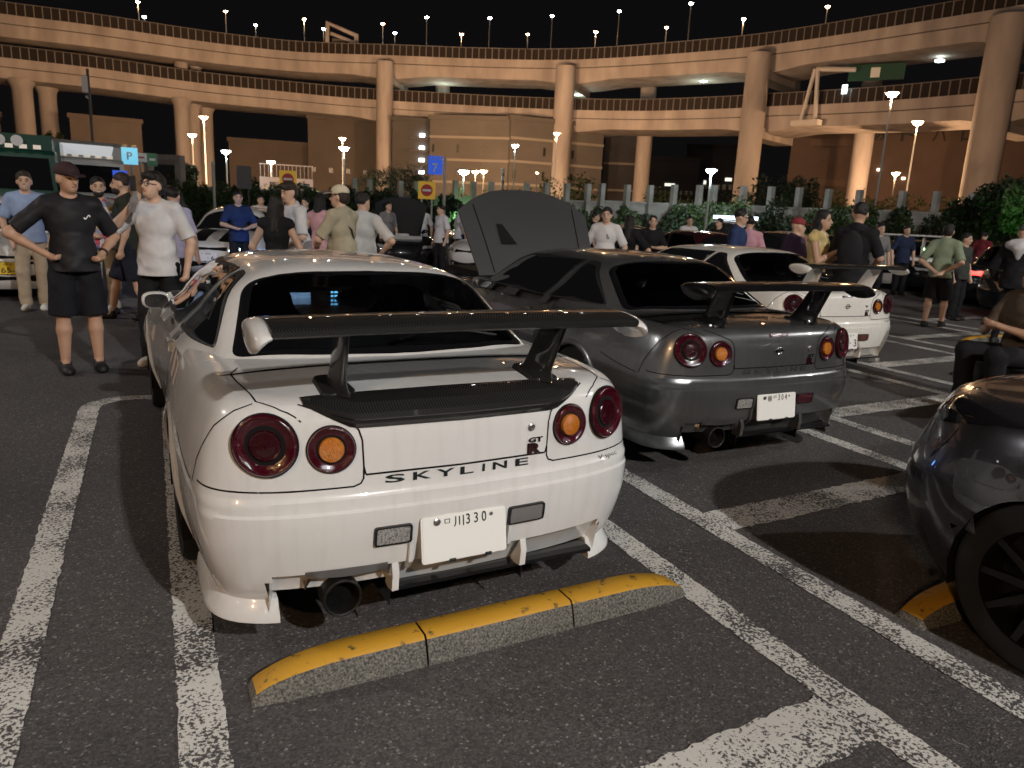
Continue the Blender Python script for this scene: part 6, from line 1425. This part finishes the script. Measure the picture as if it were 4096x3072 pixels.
# men behind
p = gnd(80, 668)
person('smiling man in light blue polo shirt and khaki trousers', p, facing_to(p, -6), 1.77, 1, .015, 'tee', cloth('light_blue', (.30, .40, .62)), .5, 'trousers', KHA, SHOEW, 'short', HAIRD, la=((-.30, .05, 1.14), (-.24, .12, .92)), ra=((.29, -.02, 1.13), (.20, .08, .90)), smile=True, head=(R(4), 0), hem=.50)
p = gnd(232, 676)
person('laughing man in open patterned shirt and cream trousers', p, facing_to(p, 4), 1.74, 1, .015, 'tee', cloth('patterned', (.4, .4, .45), .8, (13, ((.55, .55, .60), (.20, .16, .30), (.60, .42, .08), (.30, .32, .42), (.45, .08, .12), (.62, .62, .68), (.10, .10, .16)))), .55, 'trousers', CRM, SHOEB, 'short', HAIRB, la=((-.30, .05, 1.14), (-.20, .12, .98)), ra=((.29, .06, 1.15), (.12, .17, 1.05)), beard=True, smile=True, hem=.49)
p = gnd(287, 690)
person('bearded man in dark olive shirt seen from the side', p, facing_to(p, -95), 1.79, 1, .016, 'tee', cloth('dark_olive', (.03, .032, .024)), .55, 'shorts', cloth('dark_navy_shorts', (.015, .017, .03)), SHOEB, 'short', HAIRD, beard=True, legs=[(-.1, -.2), (.1, .24)], socks=SHOEW, hem=.49)
p = at(372, 430, 10.6); person('person in lavender shirt hidden behind the man drinking', p, facing_to(p, 150), 1.66, 1, .02, 'tee', cloth('lavender', (.45, .43, .62)), .55, 'trousers', BLK, SHOEB, 'short')
# group over the roof of the nearest coupe
def crowd(label, px, py, d, H, turn, **kw):
    """head top at px,py; the distance is chosen so that feet stand on the ground"""
    p = at(px, py, d); kw.setdefault('res', .018 if d < 16 else .024); return person(label, (p[0], p[1], 0), facing_to(p, turn), H, **kw)
def dist_for(px, py, H):
    d = ray(px, py); e = d[2]/math.hypot(d[0], d[1]); return (H-CAM[2])/e if abs(e) > 1e-4 else 12.0
crowd('woman with long black hair in a black top, seen from behind', 595, 426, 9.2, 1.60, 172, skin=1, top='tank', top_m=BLK, bottom='slim', bot_m=DKP, hair='long', female=True, la=((-.27, -.02, 1.12), (-.22, .05, .92)), ra=((.27, .0, 1.12), (.22, .08, .92)))
crowd('tall man in white football shirt leaning over the long-haired woman', 640, 399, 9.7, 1.78, -62, skin=1, top='tee', top_m=WHT, bottom='trousers', bot_m=BLK, hair='mop', hair_m=HAIRD, lean=.10, head=(R(10), R(-12)), la=((-.28, .08, 1.12), (-.16, .24, 1.0)), ra=((.28, .05, 1.12), (.18, .22, 1.0)))
crowd('woman in off-shoulder pink dress', 690, 420, 12.5, 1.68, 150, skin=1, top='tank', top_m=cloth('pink', (.62, .36, .40)), bottom='slim', bot_m=cloth('pink', (.62, .36, .40)), hair='bob', female=True, skirt=True, hem=.42)
crowd('man in beige cap and khaki shirt with a dark shoulder strap', 738, 406, 8.8, 1.75, -125, skin=1, top='tee', top_m=cloth('sand', (.42, .37, .26)), bottom='trousers', bot_m=BLK, hair='mop', hair_m=HAIRD, cap=(mat('beige_cap', (.62, .55, .40), .8), False), bag='strap', la=((-.30, .10, 1.16), (-.14, .26, 1.02)), ra=((.30, .10, 1.16), (.10, .26, 1.02)), head=(R(20), 0), fat=1.08)
crowd('broad man in white shirt with a hand on his hip, seen from behind', 782, 421, 9.6, 1.70, 152, skin=1, top='tee', top_m=cloth('offwhite', (.62, .60, .57)), bottom='trousers', bot_m=BLK, hair='short', la=((-.30, -.02, 1.13), (-.25, .02, .92)), ra=((.44, -.06, 1.17), (.24, .04, 1.0)), fat=1.2, head=(R(-20), 0))
crowd('man in navy shirt lit blue from the side', 513, 418, 15.0, 1.70, 10, skin=3, top='tee', top_m=cloth('blue_navy', (.015, .03, .09)), bottom='trousers', bot_m=BLK, hair='short', la=((-.30, .06, 1.14), (-.12, .22, 1.08)), ra=((.30, .06, 1.14), (.12, .22, 1.08)))
crowd('small person in white top far behind the man lit blue', 562, 424, 19.0, 1.68, 20, skin=1, top='tee', top_m=WHT, bottom='trousers', bot_m=BLK, hair='short')
p = gnd(868, 556); person('man in black T-shirt and black trousers seen from behind', p, facing_to(p, 175), 1.74, 1, .02, 'tee', BLK, .55, 'trousers', DKP, SHOEW, 'short', None, la=((-.30, -.02, 1.13), (-.30, .04, .88)), ra=((.30, -.02, 1.13), (.30, .04, .88)))
p = gnd(992, 582); person('man in white T-shirt and dark wide trousers left of the raised bonnet', p, facing_to(p, 112), 1.72, 1, .02, 'tee', WHT, .55, 'trousers', NAVY, SHOEW, 'short', None, legs=[(-.12, 0), (.14, .05)])
crowd('person in white shirt half hidden behind the raised bonnet', 955, 441, 18, 1.66, -60, skin=1, top='tee', top_m=WHT, bottom='trousers', bot_m=BLK, hair='short')
crowd('woman in pink jacket right of the raised bonnet', 1243, 456, 16.5, 1.62, 150, skin=1, top='tee', top_m=cloth('hot_pink', (.68, .22, .32)), sleeve=.9, bottom='trousers', bot_m=BLK, hair='long', female=True)
crowd('man in white T-shirt with dark print between the two coupes', 1312, 460, 12.2, 1.70, -8, skin=1, top='tee', top_m=cloth('graphic_white', (.62, .61, .60), .85, (9, ((.64, .63, .62), (.64, .63, .62), (.60, .60, .60), (.24, .24, .27), (.64, .63, .62), (.62, .61, .60)))), bottom='trousers', bot_m=BLK, hair='short', la=((-.32, -.02, 1.13), (-.33, .04, .90)), ra=((.32, -.02, 1.13), (.33, .04, .90)))
crowd('dark-haired woman in black with hand on hip', 1362, 463, 13.4, 1.60, 160, skin=1, top='tee', top_m=BLK, bottom='slim', bot_m=cloth('denim_grey', (.10, .11, .13)), hair='long', female=True, ra=((.40, -.04, 1.12), (.22, .05, .98)))
crowd('woman in black holding a drink, long dark hair', 1412, 463, 14.6, 1.62, 10, skin=1, top='tee', top_m=BLK, bottom='slim', bot_m=DKP, hair='long', female=True, la=((-.27, .05, 1.12), (-.06, .22, 1.12)))
crowd('man in navy polo shirt and glasses above the grey coupe', 1598, 456, 12.4, 1.77, 84, skin=1, top='tee', top_m=cloth('navy_polo', (.03, .05, .13)), bottom='trousers', bot_m=BLK, hair='short', glasses=True, fat=1.15, head=(R(6), R(-4)))
crowd('person in pink shirt behind the man in navy', 1622, 468, 14, 1.68, -170, skin=1, top='tee', top_m=cloth('rose', (.60, .32, .38)), bottom='trousers', bot_m=BLK, hair='short')
crowd('person in red cap and purple shirt holding a phone to the ear', 1722, 474, 11.2, 1.66, 112, skin=1, top='tee', top_m=cloth('plum', (.06, .035, .075)), bottom='trousers', bot_m=BLK, hair='short', cap=(mat('red_cap', (.22, .02, .03), .8), False), ra=((.26, .10, 1.16), (.10, .12, 1.40)))
pg, inf = crowd('woman in yellow sleeveless top and jeans laughing with a phone', 1776, 457, 10.5, 1.76, 72, skin=0, top='tank', top_m=cloth('yellow_print', (.58, .44, .18), .85, (18, ((.62, .48, .20), (.52, .40, .18), (.66, .56, .34), (.60, .46, .18)))), bottom='slim', bot_m=cloth('jeans', (.035, .05, .10)), hair='bob', female=True, res=.014, la=((-.22, .10, 1.12), (-.06, .30, 1.26)), ra=((.22, .10, 1.12), (.05, .30, 1.28)), smile=True, hem=.56)
crowd('man in black T-shirt with a black backpack, seen from behind', 1860, 441, 10.3, 1.86, 165, skin=0, top='tee', top_m=BLK, bottom='trousers', bot_m=DKP, hair='short', bag='pack', la=((-.28, .10, 1.14), (-.10, .28, 1.10)), ra=((.30, .05, 1.14), (.20, .22, 1.05)), head=(R(10), R(-14)), res=.014)
p = gnd(2012, 706); person('man in sage green T-shirt and black shorts, hands behind his back', p, facing_to(p, 168), 1.70, 1, .014, 'tee', cloth('sage', (.26, .31, .21)), .55, 'shorts', BLK, SHOEB, 'mop', None, la=((-.30, -.12, 1.13), (-.05, -.20, .96)), ra=((.30, -.12, 1.13), (.06, -.21, .95)), legs=[(-.10, -.12), (.10, .14)], hem=.49)
p = gnd(2165, 745); ph, inf2 = person('person in white hooded top with black jacket and dark cap, from behind', p, facing_to(p, 170), 1.72, 1, .014, 'tee', BLK, .9, 'slim', DKP, SHOEB, 'short', None, cap=(mat('grey_camo_cap', (.06, .065, .06), .8), False), la=((-.30, .03, 1.13), (-.26, .10, .92)), ra=((.30, .05, 1.13), (.16, .20, 1.0)), fat=1.1, hem=.48, legs=[(-.12, 0), (.12, -.1)])
blob('hood', [('e', (0, -.10, 1.44), (.17, .10, .10)), ('e', (-.12, .0, 1.43), (.10, .11, .07)), ('e', (.12, .0, 1.43), (.10, .11, .07)), ('c', (0, -.15, 1.40), (0, -.13, 1.26), .09, .03)], .014, WHT, ph, .03, .004)
crowd('man in grey T-shirt behind the man in green', 2088, 505, 16, 1.58, 60, skin=1, top='tee', top_m=cloth('charcoal', (.05, .055, .05)), bottom='trousers', bot_m=BLK, hair='short')
crowd('small figure in navy far behind the winged car', 1962, 476, 21, 1.7, 30, skin=1, top='tee', top_m=NAVY, bottom='trousers', bot_m=BLK, hair='short')
# seated person at the right edge
kn = gnd(2108, 752, .60); M_ = R(78)
rzs = M_
def unl(w, base, rz): d = np.array(w)-np.array(base); c, s_ = math.cos(-rz), math.sin(-rz); return (d[0]*c-d[1]*s_, d[0]*s_+d[1]*c, d[2] if len(d) > 2 else 0)
base = (kn[0]+.50, kn[1]-.12, 0)
ps, inf3 = person('person in black trousers and beige shirt sitting at the right picture edge', base, rzs, 1.74, 2, .012, 'tee', cloth('tan', (.09, .068, .05)), .55, 'trousers', DKP, SHOEB, 'short', legs=[((-.09, 0, .52), (-.14, .46, .56), (-.13, .36, .085)), ((.09, 0, .52), (.16, .45, .56), (.17, .40, .085))], la=((-.26, .16, 1.12), (-.04, .36, 1.20)), ra=((.26, .16, 1.12), (.06, .36, 1.18)), hem=.50)
def phone(label, root_p, rz, w, tilt=-.6):
    b = MB(); b.box(-.036, .036, -.004, .004, -.075, .075); o = b.build('phone', BLACKP, None, 0); tag(o, label, 'phone'); s_ = MB(); s_.add([(-.032, -.0045, -.07), (.032, -.0045, -.07), (.032, -.0045, .07), (-.032, -.0045, .07)], [(0, 1, 2, 3)]); s_.build('phone_screen', mat('phone_glass', (.02, .02, .025), .1, 0, 1), o, 0)
    Mw = Matrix.Translation(root_p) @ Matrix.Rotation(rz, 4, 'Z'); o.location = Mw @ Vector(w); o.rotation_euler = (tilt, 0, rz); return o
phone('dark phone held up by the woman in yellow', pg.location, pg.rotation_euler.z, (0, .42, 1.27), -.5); phone('dark phone held by the seated person', ps.location, ps.rotation_euler.z, (.01, .47, 1.14), -.8)
m = MB(); m.box(-.25, .25, -.22, .22, .0, .40); m.box(-.27, .27, -.24, .24, .40, .44); st = m.build('folding_stool', BLACK, None, 0); tag(st, 'low dark stool under the seated person', 'stool'); st.location = base; st.rotation_euler = (0, 0, rzs)

# unseen blue lamp on its own post, added to light the man blue
p = at(578, 470, 13.6); street_lamp('low added blue lamp in front of the man lit blue', (p[0], p[1], 0), .85, (.12, .35, 1.0), 30, 10, .02, .05, 'added lamps', pm=POLED)
# unseen lamps and parked cars behind the photographer, added for the paint to mirror
for i, (x, y, c) in enumerate(((-9, -22, WARMW), (5, -20, WARMW), (12, -26, SODIUM), (-18, -26, WARMW), (22, -18, WARMW), (-24, -6, SODIUM), (0, -34, WARMW), (30, -8, SODIUM), (-26, 6, WARMW))):
    street_lamp('added car park lamp behind the photographer, %s of the outer ring' % ORD[i], (x, y, 0), 9.5, c, 0, 60, .09, .3, 'added car park lamps behind the photographer')
for i, (x, y, pm, lab) in enumerate(((5.3, .9, BD, 'charcoal car beside the dark car, out of the picture'), (-3.9, .3, BW, 'white car in the bay left of the nearest coupe, out of the picture'), (-5.5, -9.5, BK, 'black car across the lane behind the photographer'), (-.2, -9.8, BW, 'white car across the lane behind the photographer'))):
    if i == 1: continue
    rz = R(180) if i == 0 else 0; simple_car('parked_car', lab, (x, y if i else y-.6, 0), rz if i else R(180), pm, variant(4.4, 1.75, 1.40), tail_lit=False)

for px, py, d, H_, tn, c, lab in ((1490, 474, 20, 1.68, 20, WHT, 'small figure in white between the dark cars and the hedge'), (1556, 476, 19, 1.66, -40, BLK, 'small figure in black left of the man in navy'), (1905, 474, 18, 1.70, 30, cloth('grey_tee', (.2, .2, .2)), 'small figure in grey behind the backpack man'), (2128, 500, 25, 1.66, 160, cloth('red_tee', (.16, .02, .03)), 'small figure in red before the right tree'), (660, 424, 17, 1.66, -20, BLK, 'small figure in black behind the tall man'), (838, 428, 19, 1.68, 40, cloth('grey_tee', (.2, .2, .2)), 'small figure in grey left of the raised black bonnet'), (912, 436, 21, 1.68, 0, WHT, 'small figure in white behind the raised black bonnet'), (1285, 462, 19, 1.66, 90, BLK, 'small figure in black between the pink jacket and the printed shirt')):
    crowd(lab, px, py, d, H_, tn, skin=1, top='tee', top_m=c, bottom='trousers', bot_m=DKP, hair='short')
for px, d, off, pm, lab in ((1110, 22, 20, BK, 'black car directly behind the raised grey bonnet'), (1590, 20, -25, BD, 'charcoal car behind the man in navy'), (1830, 19, 10, BK, 'black car behind the backpack man'), (640, 22, 15, BW, 'white car behind the tall man and the long-haired woman'), (330, 19, 12, BK, 'black car behind the man drinking')):
    p = put(px, 480, d); rz = face_cam(p, off); simple_car('dark_car' if pm is not BW else 'white_saloon', lab, front_at(p, rz, 4.4), rz, pm, variant(4.4, 1.75, 1.40), rim=RIMS)
